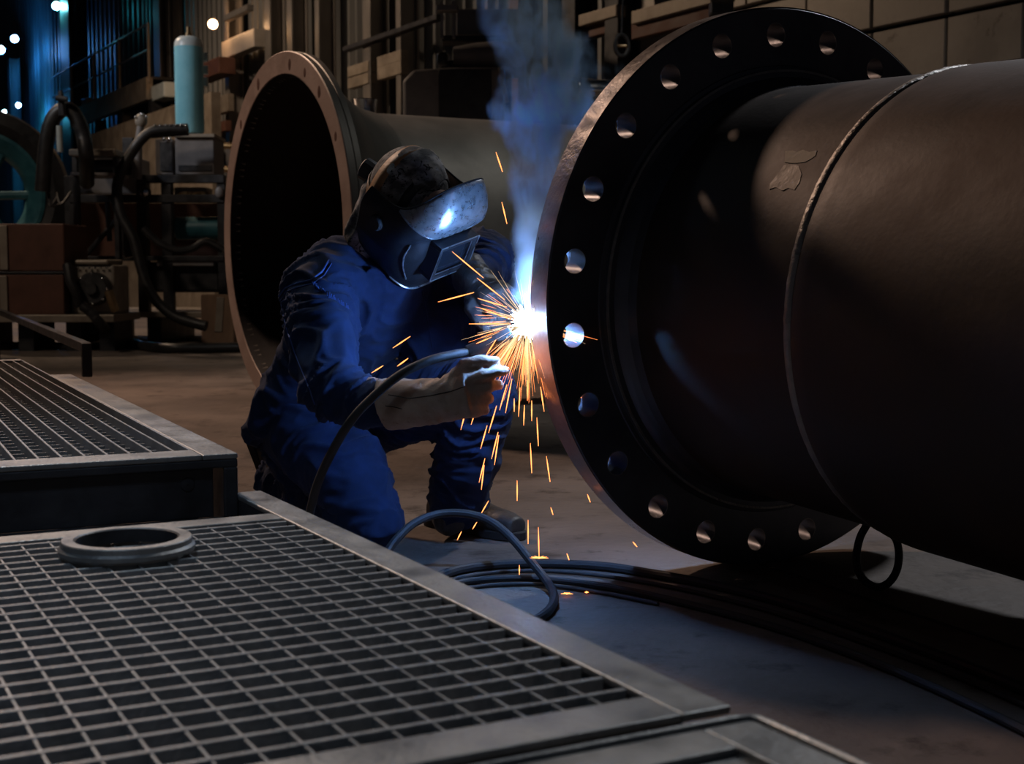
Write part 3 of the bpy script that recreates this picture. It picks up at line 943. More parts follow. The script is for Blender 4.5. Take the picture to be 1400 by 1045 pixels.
obj('tank', MB().lathe((c.x - s[0] / 2, GY + .35, c.z), (1, 0, 0), [(0, .001), (0, .08), (.03, s[2] / 2), (s[0] - .03, s[2] / 2), (s[0], .08), (s[0], .001)], 32, closed=False), M['teal'], fr)
p = at(197, 263, GY - .02)
g = obj('gauge', MB().lathe(p, (0, -1, 0), [(-.05, .001), (-.05, .06), (0, .065), (.02, .06), (.02, .048), (.012, .045), (.012, .001)], 24, closed=False), M['strap'], fr)
obj('gauge_glass', MB().lathe(p, (0, -1, 0), [(.012, .044), (.020, .02), (.021, .001)], 20, closed=False), M['chrome'], g)
pb('shelf_bin', fr, 238, 256, 282, 268, GY + .2, .3, 'beam', .01)
c, s = prect(242, 260, 282, 268, GY + .08, .2)
o = MB()
rr = random.Random(3)
for k in range(26):
    q = Vector((c.x + rr.uniform(-.5, .5) * s[0], GY + .14 + rr.uniform(-.05, .05), c.z - s[2] * .2 + rr.uniform(0, .02)))
    o.capsule(q - Vector((.012, 0, 0)), .012, q + Vector((.012, 0, 0)), .012, 6)
obj('scrap_bits', o, M['brass'], fr)['kind'] = 'stuff'
for q0, q1 in (((118, 348), (160, 300)), ((146, 268), (150, 330))):
    obj('brace', MB().tube([at(*q0, GY + .05), at(*q1, GY + .05)], .028, 8), M['darksteel'], fr)
p = at(300, 263, GY)
obj('knob', MB().ell(p, (.045, 0, 0), (0, .03, 0), (0, 0, .06)), M['grey'], fr)

cb_ = pthing('control_cabinet', 'grey control box with recessed grille under the gas cylinder', 'cabinet', 262, GY + .1)
pb('cabinet_body', cb_, 240, 188, 292, 238.6, GY + .1, .5, 'grey', .01)
pb('top_edge', cb_, 238, 183, 293, 187.6, GY + .06, .56, 'beam', .004)
pb('grille_slot', cb_, 244, 226, 289, 234, GY + .085, .02, 'darksteel', .002)
cu = pthing('relay_unit', 'narrow dark relay unit with two bright studs beside the control box', 'relay', 228, GY + .1)
pb('relay_body', cu, 213, 190, 236, 238.6, GY + .12, .4, 'grey', .01)
pb('relay_front', cu, 219, 194, 235, 234, GY + .10, .02, 'darksteel', .004)
for x in (224, 232):
    obj('stud', MB().ell(at(x, 190, GY + .08), (.02, 0, 0), (0, .02, 0), (0, 0, .02), 12, 8), M['chrome'], cu)

gc = at(260, 183, GY + .35)
gy = thing('gas_cylinder', 'pale blue gas cylinder with white shoulder standing on a control box', 'gas cylinder', (gc.x, gc.y, gc.z))
rg = 19 * (GY + .35) / F_PX
hg = (183 - 53) * (GY + .35) / F_PX
obj('cylinder_body', MB().lathe(gc, (0, 0, 1), [(0, .001), (0, rg * .9), (.03, rg), (hg * .885, rg)], 48, closed=False), M['cyl'], gy)
obj('cylinder_shoulder', MB().lathe(gc, (0, 0, 1), [(hg * .885, rg), (hg * .93, rg * .97), (hg * .965, rg * .86), (hg * .99, rg * .62), (hg, rg * .3), (hg, .001)], 48, closed=False), M['cylcap'], gy)
obj('valve', MB().lathe(gc, (0, 0, 1), [(hg, .035), (hg + .03, .035), (hg + .03, .022), (hg + .09, .022), (hg + .09, .001)], 16, closed=False), M['brass'], gy)
for k, (x, y) in enumerate(((281, 78), (281, 96), (281, 112))):
    q = at(x, y, GY + .55)
    tag(obj('wall_tag', MB().box(q, (.05, .05, .09)), M['cylcap'], ang=0, bevel=.006), ['upper', 'middle', 'lower'][k] + ' pale insulator clip beside the gas cylinder', 'clip', 'clips beside the gas cylinder')

# hydraulic hose and its fitting
hp = [(256, 177), (232, 177), (208, 180), (192, 192), (178, 212), (165, 236), (160, 256), (161, 276), (168, 300), (182, 325), (190, 355), (199, 385), (214, 412), (238, 432), (262, 441), (282, 446)]
hh = thing('hydraulic_hose', 'thick black hydraulic hose curling down from the control box', 'hose', at(256, 177, GY - .2))
obj('hose_wall', MB().tube(catmull([at(x, y, GY - .25 - .02 * i) for i, (x, y) in enumerate(hp)], 5), .052, 12), M['rubber'], hh)
obj('end_sleeve', MB().tube([at(206, 181, GY - .26), at(257, 177, GY - .24)], [.060, .060], 14), M['strap'], hh)
for k in range(7):
    q = at(212 + 7 * k, 171.6, GY - .31)
    obj('rivet', MB().ell(q, (.012, 0, 0), (0, .012, 0), (0, 0, .012), 8, 6), M['chrome'], hh)
vl = thing('valve_fitting', 'round worn valve fitting behind the hydraulic hose bend', 'valve', at(192, 190, GY))
q = at(193, 165, GY)
obj('valve_ball', MB().ell(q, (.062, 0, 0), (0, .06, 0), (0, 0, .075), 18, 12), M['beige'], vl)
obj('valve_stem', MB().tube([q, at(189, 200, GY), at(187, 245, GY)], [.035, .04, .055], 12), M['grey'], vl)
pb('valve_box', vl, 168, 188, 182, 240, GY + .1, .2, 'darksteel', .01)
for k, (x, y) in enumerate(((185, 160), (193, 156), (200, 160))):
    obj('nut', MB().ell(at(x, y, GY - .06), (.014, 0, 0), (0, .014, 0), (0, 0, .014), 8, 6), M['chrome'], vl)
h2 = [(158, 270), (166, 300), (172, 330), (178, 352)]
tag(obj('short_hose', MB().tube(catmull([at(x, y, GY - .12) for x, y in h2], 5), .058, 12), M['rubber']), 'short black hose stub behind the curling hydraulic hose', 'hose')
h3 = [(196, 312), (215, 330), (240, 342), (262, 340), (282, 330), (306, 342)]
tag(obj('slack_hose', MB().tube(catmull([at(x, y, GY - .45) for x, y in h3], 5), .036, 10), M['rubber']), 'slack black hose sagging in front of the teal tank', 'hose')

# arched hose with tap
ah = [(58, 262), (63, 200), (70, 168), (82, 152), (95, 150), (106, 164), (114, 186), (118, 215)]
ar = thing('arched_hose', 'black arched suction hose with a tap on top', 'hose', at(60, 300, 13.2))
obj('hose_wall', MB().tube(catmull([at(x, y, 13.2) for x, y in ah] + [at(119, 250, 13.6)], 5), .072, 14), M['rubber'], ar)
obj('tap_body', MB().tube([at(86, 158, 13.1), at(84, 140, 13.1), at(83, 124, 13.1)], [.04, .035, .02], 10), M['darksteel'], ar)
obj('tap_lever', MB().tube([at(77, 134, 13.05), at(92, 136, 13.05)], .025, 8), M['darksteel'], ar)
tag(obj('white_gauge_tube', MB().tube([at(81, 172, 13.0), at(82, 208, 13.0)], .028, 12), M['cylcap']), 'short pale tube hanging under the arched hose', 'tube')
tb = pthing('work_table', 'tan topped bench with dark drum on its shelf', 'bench', 125, 13.5)
pb('bench_top', tb, 94, 204, 158, 213, 13.5, .6, 'beam', .01)
for x0, x1 in ((96, 100), (152, 156)):
    c, s = prect(x0, 213, x1, 300, 13.55, .1)
    zt = at(0, 213, 13.5).z
    obj('leg', MB().box((c.x, 13.7, zt / 2), (s[0], .1, zt)), M['darksteel'], tb, ang=0)
c, s = prect(110, 216, 150, 236, 13.6, .4)
obj('drum', MB().lathe((c.x - s[0] / 2, 13.8, c.z), (1, 0, 0), [(0, .001), (0, s[2] / 2), (s[0], s[2] / 2), (s[0], .001)], 28, closed=False), M['darksteel'], tb)
pb('shelf', tb, 96, 236, 156, 240, 13.55, .5, 'grey', .004)

# teal wheel with dark tyre
wc = at(-28, 268, 14.3)
wh = thing('cable_reel_wheel', 'big teal rimmed wheel with black tyre at the picture edge', 'wheel', (wc.x, wc.y, 0))
wx = Vector((.22, -.975, 0)).normalized()
Ro = 118 * 14.3 / F_PX
Ro = min(Ro, wc.z - .02) if wc.z > Ro else Ro
wcz = Vector((wc.x, wc.y, max(wc.z, Ro)))
obj('tyre', MB().lathe(wcz, wx, [(-.12, Ro * .70), (-.17, Ro * .85), (-.13, Ro * .98), (-.05, Ro), (.05, Ro), (.13, Ro * .98), (.17, Ro * .85), (.12, Ro * .70)], 72), M['rubber'], wh)
obj('rim', MB().lathe(wcz, wx, [(-.13, Ro * .72), (.13, Ro * .72), (.15, Ro * .74), (.16, Ro * .70), (.10, Ro * .58), (-.02, Ro * .50), (-.04, Ro * .50), (-.1, Ro * .6)], 72), M['teal'], wh)
for k in range(6):
    a = PI * k / 3 + .3
    uu = wx.orthogonal().normalized()
    ww = wx.cross(uu)
    d = uu * math.cos(a) + ww * math.sin(a)
    obj('spoke', MB().tube([wcz + d * .12, wcz + d * Ro * .56], .045, 8), M['teal'], wh)
obj('hub', MB().lathe(wcz, wx, [(-.12, .001), (-.12, .13), (.1, .15), (.14, .10), (.14, .001)], 28, closed=False), M['darksteel'], wh)
sb = MB()
rr = random.Random(11)
for k in range(3):
    p0 = at(rr.uniform(60, 100), rr.uniform(230, 290), 13.3)
    p1 = at(rr.uniform(60, 100), rr.uniform(230, 300), 13.3)
    tag(obj('control_wire', MB().tube(catmull([p0, (p0 + p1) / 2 + Vector((0, -.1, -.12)), p1], 4), .012, 6), M['cable']), ['first', 'second', 'third'][k] + ' thin dark wire sagging between the teal wheel and the machine rack', 'wire', 'wires beside the machine rack')

# two brown steel boxes and the plank they stand on
pl = pthing('plank_stand', 'low pale plank stand under the two brown boxes', 'stand', 60, 12.6)
zp = at(0, 431, 12.6).z
a, b = at(-60, 431, 12.6), at(158, 431, 12.6)
obj('plank', MB().box(((a.x + b.x) / 2, 13.0, zp - .03), (b.x - a.x, .9, .07)), M['beam'], pl, ang=0, bevel=.008)
for x in (-20, 40, 105, 150):
    q = at(x, 440, 12.8)
    obj('leg', MB().box((q.x, 13.0, (zp - .065) / 2), (.14, .6, zp - .065)), M['darksteel'], pl, ang=0)
for i, (y0, y1, lab) in enumerate(((375, 430.6, 'brown steel box standing on the pale plank, lower of two'), (306, 371, 'brown steel box, upper of two stacked under the teal wheel'))):
    bx = pthing('steel_box', lab, 'box', 45, 12.6, 'stacked brown boxes')
    pb('box_body', bx, -40, y0, 87, y1, 12.6, .7, 'rust', .012)
    pb('corner_strip', bx, 0, y0 + 2, 9, y1 - 2, 12.58, .02, 'beam', .004)
    if i == 0:
        pb('lid', bx, -40, 371.6, 88, 374.6, 12.59, .7, 'darksteel', .004)

# pump
pm = pthing('pump', 'small beige pump with round black front on the plank stand', 'pump', 125, 12.7)
pb('pump_body', pm, 97, 362, 156, 430.4, 12.75, .5, 'beige', .03)
pb('pump_lid', pm, 100, 355, 148, 362, 12.72, .5, 'beam', .02)
q = at(130, 395, 12.72)
obj('front_disc', MB().lathe(q, (0, -1, 0), [(-.05, .001), (-.05, .15), (.06, .155), (.10, .13), (.10, .06), (.14, .05), (.14, .001)], 36, closed=False), M['strap'], pm)
for k in range(8):
    a = 2 * PI * k / 8
    obj('bolt', MB().ell(q + Vector((.135 * math.cos(a), -.09, .135 * math.sin(a))), (.014, 0, 0), (0, .014, 0), (0, 0, .014), 8, 6), M['chrome'], pm)
obj('side_pipe', MB().tube([at(92, 362, 12.6), at(96, 385, 12.55), at(104, 400, 12.55), at(108, 418, 12.6)], .045, 10), M['rubber'], pm)
obj('outlet', MB().tube([at(148, 398, 12.6), at(154, 415, 12.6), at(158, 425, 12.62)], .04, 10), M['brass'], pm)
for k in range(6):
    obj('bolt', MB().ell(at(106 + 8 * k, 366, 12.72), (.011, 0, 0), (0, .011, 0), (0, 0, .011), 8, 6), M['chrome'], pm)

# timber block and floor hose
q0 = on_floor(298, 471)
wbk = thing('timber_block', 'rough square timber block beside the rear flange', 'timber', (q0.x, q0.y, 0))
s_ = 45 * q0.y / F_PX
hgt = at(0, 403, q0.y).z
obj('end_grain', MB().box((q0.x, q0.y + .12, hgt / 2), (s_, .24, hgt)), M['wood'], wbk, ang=0, bevel=.012)
obj('chip', MB().box((q0.x + .02, q0.y - .002, hgt * .6), (s_ * .22, .016, hgt * .7), Matrix.Rotation(.08, 3, 'Y')), M['beam'], wbk, ang=0, bevel=.003)
fh = [(112, 418), (125, 428), (140, 445), (165, 460), (195, 468), (230, 472), (270, 472), (330, 471), (380, 470)]
fpts = [at(x, y, 12.4) if y < 455 else on_floor(x, y + 4, .05) for x, y in fh]
tag(obj('floor_hose', MB().tube(catmull(fpts, 5), .045, 12), M['rubber']), 'black hose running across the floor from the beige pump', 'hose')
fh2 = [on_floor(x, y, .04) for x, y in ((-40, 476), (10, 473), (60, 472), (110, 474), (140, 468), (152, 455))]
tag(obj('floor_hose', MB().tube(catmull(fh2, 5), .036, 10), M['rubber']), 'second floor hose in the shadow under the plank stand', 'hose')
# low square tube rail
e0 = at(118, 475, 6.0)
rail = thing('square_tube_rail', 'dark square tube rail with bent down end over the raised grating', 'rail', (e0.x, e0.y, 0))
w_ = .042
d_ = Vector((-0.407, 0.913, 0)).normalized()
rz_ = Matrix.Rotation(math.atan2(-d_.x, d_.y), 3, 'Z')
obj('bent_end', MB().box((e0.x, e0.y, e0.z - .055), (w_, w_, .11 + w_ - .004), rz_), M['darksteel'], rail, ang=0, bevel=.004)
obj('rail_tube', MB().box(e0 + d_ * (w_ / 2 + .001 + 3.0), (w_, 6.0, w_), rz_), M['darksteel'], rail, ang=0, bevel=.004)
q_ = e0 + d_ * 5.9
obj('leg', MB().box((q_.x, q_.y, (e0.z - w_ / 2) / 2), (w_, w_, e0.z - w_ / 2), rz_), M['darksteel'], rail, ang=0)
obj('foot_plate', MB().box((q_.x, q_.y, .006), (.3, .3, .012), rz_), M['darksteel'], rail, ang=0)
# copper pipe stubs near the rear flange edge
for (x0, x1, y) in ((294, 318, 199), (298, 318, 231)):
    tag(obj('copper_pipe', MB().tube([at(x0, y, 16), at(x1 + 8, y + 1, 16)], .035, 10), M['brass']), ('upper' if y < 210 else 'lower') + ' short copper pipe between the control box and the rear flange', 'pipe')

# ------------------------------------------------------------------ the welder
def fused(name, mb, mat, parent, voxel, sm, disp=None):
    """overlapping closed shells merged into one continuous surface"""
    me = mb.mesh(name + '_raw')
    fix_normals(me)
    o = bpy.data.objects.new(name + '_raw', me)
    COL.objects.link(o)
    r = o.modifiers.new('r', 'REMESH')
    r.mode = 'VOXEL'
    r.voxel_size = voxel
    if sm:
        s = o.modifiers.new('s', 'SMOOTH')
        s.factor = 0.6
        s.iterations = sm
    bpy.context.view_layer.update()
    d = bpy.context.evaluated_depsgraph_get()
    m2 = bpy.data.meshes.new_from_object(o.evaluated_get(d))
    bpy.data.objects.remove(o)
    if disp is not None:
        nv = len(m2.vertices)
        nor = [v.normal.copy() for v in m2.vertices]
        for v, n in zip(m2.vertices, nor):
            v.co = v.co + n * disp(v.co, n)
        m2.update()
    W = WM[parent.name]
    m2.transform(W.inverted())
    for p in m2.polygons:
        p.use_smooth = True
    m2.name = name
    m2.materials.clear()
    m2.materials.append(mat)
    ob = bpy.data.objects.new(name, m2)
    COL.objects.link(ob)
    ob.parent = parent
    WM[ob.name] = W.copy()
    return ob


def folds(segs, base=0.0035):
    """cloth folds: creases that run round a limb where it bends, wider drape elsewhere.
    segs: (p0, p1, crease count per metre, amplitude at p0, amplitude at p1)"""
    S = []
    for p0, p1, fr_, a0, a1 in segs:
        p0, p1 = Vector(p0), Vector(p1)
        ax = (p1 - p0)
        L = ax.length
        ax /= L
        e1 = ax.orthogonal().normalized()
        S.append((p0, ax, L, e1, ax.cross(e1), fr_, a0, a1))

    def d(co, n):
        best = None
        for s in S:
            q = co - s[0]
            t = min(max(q.dot(s[1]), 0), s[2])
            dd = (q - s[1] * t).length
            if best is None or dd < best[0]:
                best = (dd, s, q.dot(s[1]), q)
        _, s, t, q = best
        u = min(max(t / s[2], 0), 1)
        amp = s[6] * (1 - u) + s[7] * u
        a, b = q.dot(s[3]), q.dot(s[4])
        w = noise.noise(co * 7.0)
        f = noise.noise(Vector((t * s[5] + 1.6 * w + a * 5, a * 6, b * 6)))
        f2 = noise.noise(Vector((t * s[5] * 2.1 + 2.2 * w - b * 7, a * 9 + 5, b * 9)))
        ridge = max(0.0, 1 - abs(f) * 3.2) ** 1.6
        ridge2 = max(0.0, 1 - abs(f2) * 3.2) ** 1.5
        return amp * (ridge * .9 + 0.45 * ridge2) + base * noise.noise(co * 16 + Vector((3, 1, 7))) - amp * .3
    return d


HIPR, HIPL = at(420, 592, 3.70), at(462, 580, 3.98)
PEL = at(432, 572, 3.84)
KNR, ANR = at(505, 712, 3.56), at(384, 655, 3.94)
KNL, ANL = at(655, 535, 3.60), at(620, 694, 3.82)
MID, CHE, NEC = at(442, 490, 3.80), at(497, 412, 3.72), at(520, 345, 3.66)
SHR, SHL = at(437, 398, 3.50), at(572, 372, 3.86)
ELR, WRR = at(452, 530, 3.28), at(600, 548, 3.17)
ELL, WRL = at(660, 358, 3.70), at(655, 392, 3.52)
LAT = Vector((-0.5, -0.85, 0)).normalized()          # towards his near arm
FWDB = Vector((0.85, -0.5, 0)).normalized()

PN = thing('person', 'kneeling welder in navy work clothes, silver helmet and tan gauntlet gloves', 'person', (PEL.x, PEL.y, 0))

# head frame
LENS = at(621, 345, 3.45)
HF = Vector((0.67, -0.42, -0.61)).normalized()
HU = Vector((0.29, -0.60, 0.75))
HU = (HU - HF * HU.dot(HF)).normalized()
HR = HF.cross(HU).normalized()                        # his right, towards the camera
HO = LENS - HF * 0.175 + HU * 0.005


def hp_(x, y, z):
    return HO + HR * x + HF * y + HU * z


# body: one continuous figure under the clothes
b = MB()
b.ell(hp_(0, 0.01, 0.035), HR * .072, HF * .092, HU * .095)
b.ell(hp_(0, 0.035, -0.05), HR * .056, HF * .062, HU * .07)
b.capsule(hp_(0, .098, .0), .012, hp_(0, .112, -.03), .013, 10)          # nose
b.capsule(hp_(-.02, .09, -.062), .009, hp_(.02, .09, -.062), .009, 10)     # mouth
for sx in (-1, 1):
    b.ell(hp_(.073 * sx, -.005, -.005), HR * .008, HF * .018, HU * .028)  # ears
    b.ell(hp_(.03 * sx, .085, .015), HR * .013, HF * .012, HU * .010)     # eyes
b.chain([hp_(0, -.02, -.06), NEC, CHE], [.050, .042, .07])
b.loft([(PEL, LAT * .15, FWDB * .11), (MID, LAT * .14, FWDB * .10), (CHE, LAT * .13, FWDB * .09)], 24)
b.chain([SHR, ELR, WRR], [.055, .042, .03])
b.chain([SHL, ELL, WRL], [.055, .042, .03])
b.chain([CHE - Vector((0, 0, .05)), SHR - Vector((0, 0, .03))], [.06, .035])
b.chain([CHE - Vector((0, 0, .05)), SHL - Vector((0, 0, .03))], [.06, .035])
b.chain([HIPR, KNR, ANR], [.075, .055, .04])
b.chain([HIPL, KNL, ANL], [.075, .055, .04])
b.chain([PEL, HIPR], [.1, .075])
b.chain([PEL, HIPL], [.1, .075])
fused('body', b, M['skin'], PN, 0.012, 3)

# jacket
j = MB()
hem = at(418, 566, 3.80)
j.loft([(hem + Vector((0, 0, -.045)), LAT * .175, FWDB * .135 + Vector((0, 0, .05))),
        (hem, LAT * .185, FWDB * .150 + Vector((0, 0, .05))),
        (at(432, 530, 3.79), LAT * .18, FWDB * .155 + Vector((0, 0, .03))),
        (at(460, 490, 3.77), LAT * .175, FWDB * .165 + Vector((0, 0, .02))),
        (at(486, 446, 3.74), LAT * .185, FWDB * .180 + Vector((0, 0, .02))),
        (at(506, 412, 3.71), LAT * .195, FWDB * .175 + Vector((0, 0, .04))),
        (at(520, 382, 3.69), LAT * .165, FWDB * .140 + Vector((0, 0, .05))),
        (at(528, 352, 3.67), LAT * .095, FWDB * .080 + Vector((0, 0, .05)))], 32, True, 2.3)
j.chain([at(470, 372, 3.62), SHR, at(440, 450, 3.40), ELR], [.098, .094, .090, .074])
j.chain([ELR, at(500, 552, 3.235), at(545, 553, 3.20)], [.076, .060, .048])
j.chain([at(540, 362, 3.80), SHL, at(625, 358, 3.76), ELL, at(652, 382, 3.58)], [.09, .095, .094, .084, .058])
j.chain([at(545, 400, 3.76), at(600, 440, 3.78), at(610, 490, 3.80)], [.12, .125, .12])
jd = folds([(at(424, 560, 3.80), at(476, 446, 3.76), 12, .013, .010), (at(476, 446, 3.76), at(520, 355, 3.67), 13, .010, .006),
            (SHR, ELR, 17, .013, .016), (ELR, at(545, 553, 3.20), 26, .016, .009), (SHL, ELL, 18, .012, .014), (ELL, WRL, 24, .012, .006)])
jk = fused('jacket', j, M['navy'], PN, 0.0075, 6, jd)

# trousers
t_ = MB()
t_.loft([(at(430, 548, 3.82), LAT * .165, FWDB * .120), (PEL, LAT * .185, FWDB * .135), (at(434, 604, 3.82), LAT * .165, FWDB * .125)], 28)
t_.chain([PEL, HIPR, at(470, 640, 3.64), KNR], [.13, .120, .118, .088])
t_.chain([KNR, at(455, 700, 3.75), ANR], [.086, .088, .068])
t_.chain([at(404, 600, 3.78), at(415, 650, 3.80)], [.10, .075])
t_.chain([PEL, HIPL, at(560, 550, 3.78), KNL], [.13, .12, .115, .098])
t_.chain([KNL, at(640, 625, 3.70), at(622, 684, 3.81)], [.094, .092, .078])
td = folds([(PEL, KNR, 13, .014, .012), (KNR, ANR, 26, .012, .016), (HIPL, KNL, 14, .011, .012), (KNL, ANL, 15, .011, .020)])
fused('trousers', t_, M['navy'], PN, 0.0075, 6, td)


def on_surface(o, px, py, Y, out=0.002):
    """nearest point of a garment along a sight line"""
    W = WM[o.name].inverted()
    org = W @ Vector((0, 0, CAM_H))
    tgt = W @ at(px, py, Y)
    ok, loc, nor, _ = o.ray_cast(org, (tgt - org).normalized())
    if not ok:
        return None, None
    return W.inverted() @ (loc + nor * out), nor


def seam(name, pxs, r, mat, o=jk, k=5):
    pts = []
    for i in range(len(pxs) - 1):
        for q in range(k):
            u = q / k
            p, n = on_surface(o, pxs[i][0] * (1 - u) + pxs[i + 1][0] * u, pxs[i][1] * (1 - u) + pxs[i + 1][1] * u, 3.5, r * .3)
            if p is not None:
                pts.append(p)
    if len(pts) > 2:
        return obj(name, MB().tube(pts, r, 6), mat, PN)


bpy.context.view_layer.update()
seam('shoulder_seam', [(379, 408), (390, 394), (405, 388), (425, 383), (440, 372), (452, 352)], .0022, M['stitch'])
seam('shoulder_seam', [(381, 414), (391, 399), (406, 393), (427, 388), (443, 377), (456, 356)], .0014, M['stitch'])
seam('sleeve_seam', [(384, 415), (392, 450), (402, 480), (414, 510), (424, 535), (432, 558)], .0016, M['stitch'])
seam('front_placket', [(577, 398), (582, 425), (588, 455), (590, 480)], .0030, M['navy'])
# worn embroidered strip over the chest pocket
eb = MB()
rr = random.Random(5)
for k in range(34):
    u = k / 33
    p, n = on_surface(jk, 427 + 50 * u, 388 + 34 * u, 3.5, .001)
    if p is not None:
        h = rr.uniform(.004, .008)
        eb.tube([p + Vector((0, -.002, -h)), p + Vector((rr.uniform(-.003, .003), -.002, h))], .0011, 5)
e_ = obj('embroidered_strip', eb, M['stitch'], PN)
e_['kind'] = 'stuff'
e_['label'] = 'worn pale embroidered strip on the chest'

# collar
cv = []
for k in range(25):
    a = -2.4 + 4.8 * k / 24
    c = at(532, 352, 3.63)
    d = FWDB * math.cos(a) + LAT * math.sin(a)
    cv.append((c + d * .098 + Vector((0, 0, .018 - .03 * math.cos(a))), c + d * .080 + Vector((0, 0, .062 - .035 * math.cos(a)))))
v = []
for lo_, hi_ in cv:
    v += [lo_, hi_]
nn = len(cv)
off = [(Vector(p) - at(532, 352, 3.63)).normalized() * .006 for p in v]
v2 = [Vector(p) + q for p, q in zip(v, off)]
f = []
for k in range(nn - 1):
    a, b_ = 2 * k, 2 * k + 2
    f += [(a, b_, b_ + 1, a + 1), (2 * nn + a, 2 * nn + a + 1, 2 * nn + b_ + 1, 2 * nn + b_), (a + 1, b_ + 1, 2 * nn + b_ + 1, 2 * nn + a + 1), (a, 2 * nn + a, 2 * nn + b_, b_)]
obj('collar', MB().add(v + v2, f), M['navy'], PN, ang=60)

# cap with neck drape
c_ = MB()
c_.ell(hp_(0, -.022, .050), HR * .098, HF * .100, HU * .110, 24, 16)
c_.ell(hp_(0, -.055, -.01), HR * .092, HF * .085, HU * .10, 24, 14)
c_.loft([(hp_(0, -.05, .0), HR * .094, HF * .080), (hp_(0, -.06, -.06), HR * .100, HF * .075), (hp_(.0, -.06, -.125), HR * .112, HF * .075), (hp_(.0, -.055, -.155), HR * .10, HF * .065)], 28)


def cap_fold(co, n):
    q = co - HO
    x, y, z = q.dot(HR), q.dot(HF), q.dot(HU)
    low = min(max((.03 - z) / .12, 0), 1)
    return .010 * low * (0.5 - abs(noise.noise(Vector((x * 22, y * 22, z * 7))))) * 2 + .003 * noise.noise(co * 22) - .003 * low


fused('cap', c_, M['camo'], PN, 0.0065, 4, cap_fold)
# flap of the cap lying over the crown
fl_ = []
for i in range(9):
    u = -1 + 2 * i / 8
    row = []
    for k in range(9):
        w = -1 + 2 * k / 8
        x, y = .055 * u, .020 + .050 * w
        zz_ = .050 + .110 * math.sqrt(max(0, 1 - (x / .098) ** 2 - ((y + .022) / .100) ** 2)) + .006 + .003 * noise.noise(Vector((x * 30, y * 30, 1)))
        row.append(hp_(x, y, zz_))
    fl_.append(row)
v = [p for r in fl_ for p in r] + [p - HU * .004 for r in fl_ for p in r]
f = []
for i in range(8):
    for k in range(8):
        a = i * 9 + k
        f += [(a, a + 9, a + 10, a + 1), (81 + a, 81 + a + 1, 81 + a + 10, 81 + a + 9)]
for k in range(8):
    f += [(k, k + 1, 82 + k, 81 + k), (72 + k, 153 + k, 154 + k, 73 + k), (9 * k, 81 + 9 * k, 90 + 9 * k, 9 * k + 9), (9 * k + 8, 9 * k + 17, 98 + 9 * k, 89 + 9 * k)]
obj('cap_flap', MB().add(v, f), M['camo'], PN, ang=60)

# ---------------- helmet
hm = obj('helmet', None or MB().box(hp_(0, 0, 0), (.001, .001, .001)), M['helmetdark'], PN)


def shell(u, h):
    """u: -1..1 round the face (0 front), h: 0 chin .. 1 brow edge; local x, y, z"""
    a = u * 1.62
    w = (.085 + .045 * min(h / .45, 1) ** .8) if h < .45 else (.130 + .006 * (h - .45))
    fr_ = .115 + .035 * min(h / .4, 1)
    if h > .58:
        k = (h - .58) / .42
        fr_ += .027 * math.sin(min(k / .42, 1) * PI / 2) - .036 * max(0, (k - .40) / .60) ** 2
        w -= .016 * max(0, (k - .40) / .60) ** 2
    cs, sn = math.cos(a), math.sin(a)
    x = w * math.copysign(abs(sn) ** .62, sn)
    y = fr_ * math.copysign(abs(cs) ** .62, cs) - (.02 if abs(u) > .97 else 0)
    side = abs(sn) ** 2.2
    zt = .190 - .112 * side
    zb = -.170 + .030 * side
    return x, y, zb + (zt - zb) * h


def shell_grid(u0, u1, h0, h1, nu, nh, th=.003, off=0.0, low=None):
    A = []
    for i in range(nu + 1):
        u = u0 + (u1 - u0) * i / nu
        for k in range(nh + 1):
            hb0 = h0 if low is None else low(u)
            h = hb0 + (h1 - hb0) * k / nh
            x, y, z = shell(u, h)
            p = Vector((x, y, z))
            r = Vector((x, y, 0)).normalized()
            A.append((hp_(*(p + r * off)), hp_(*(p + r * (off - th)))))
    nn = nh + 1
    o = len(A)
    v = [a for a, _ in A] + [b for _, b in A]
    f = []
    for i in range(nu):
        for k in range(nh):
            a = i * nn + k
            f += [(a, a + nn, a + nn + 1, a + 1), (o + a, o + a + 1, o + a + nn + 1, o + a + nn)]
    for i in range(nu):
        a, b = i * nn, i * nn + nh
        f += [(a, o + a, o + a + nn, a + nn), (b, b + nn, o + b + nn, o + b)]
    for k in range(nh):
        a, b = k, nu * nn + k
        f += [(a, a + 1, o + a + 1, o + a), (b, o + b, o + b + 1, b + 1)]
    return MB().add(v, f)


bpy.data.objects.remove(hm)
# the shell's lower part, coloured dark for shade, is the helmet itself; the bright brow plate, window and straps are its parts
hm = obj('helmet', shell_grid(-1, 1, 0, 1, 56, 26), M['helmetdark'], PN, ang=50)


def brow_low(u):
    return .585 + .40 * min(abs(u) / .80, 1) ** 1.7


brow = obj('brow_plate', shell_grid(-.80, .80, .60, 1.0, 56, 16, .003, .0038, brow_low), M['helmet'], hm, ang=60)
brow['label'] = 'scratched silver brow plate'
rimp = [hp_(*shell(-.98 + 1.96 * i / 48, 1.0)) for i in range(49)]
obj('brow_rim', MB().tube(rimp, .0030, 8), M['helmetdark'], hm)
crease = []
for i in range(49):
    u = -.80 + 1.6 * i / 48
    p = Vector(shell(u, brow_low(u)))
    r_ = Vector((p.x, p.y, 0)).normalized()
    crease.append(hp_(*(p + r_ * .0036)))
obj('brow_crease', MB().tube(crease, .0024, 8), M['helmet'], hm)
cheek = []
for i in range(15):
    u = .50 - .12 * i / 14
    cheek.append(hp_(*shell(u + .10 * math.sin(i / 14 * PI), .58 - .44 * i / 14)) + HR * .002 + HF * .003)
obj('cheek_crease', MB().tube(cheek, .0022, 8), M['helmet'], hm)
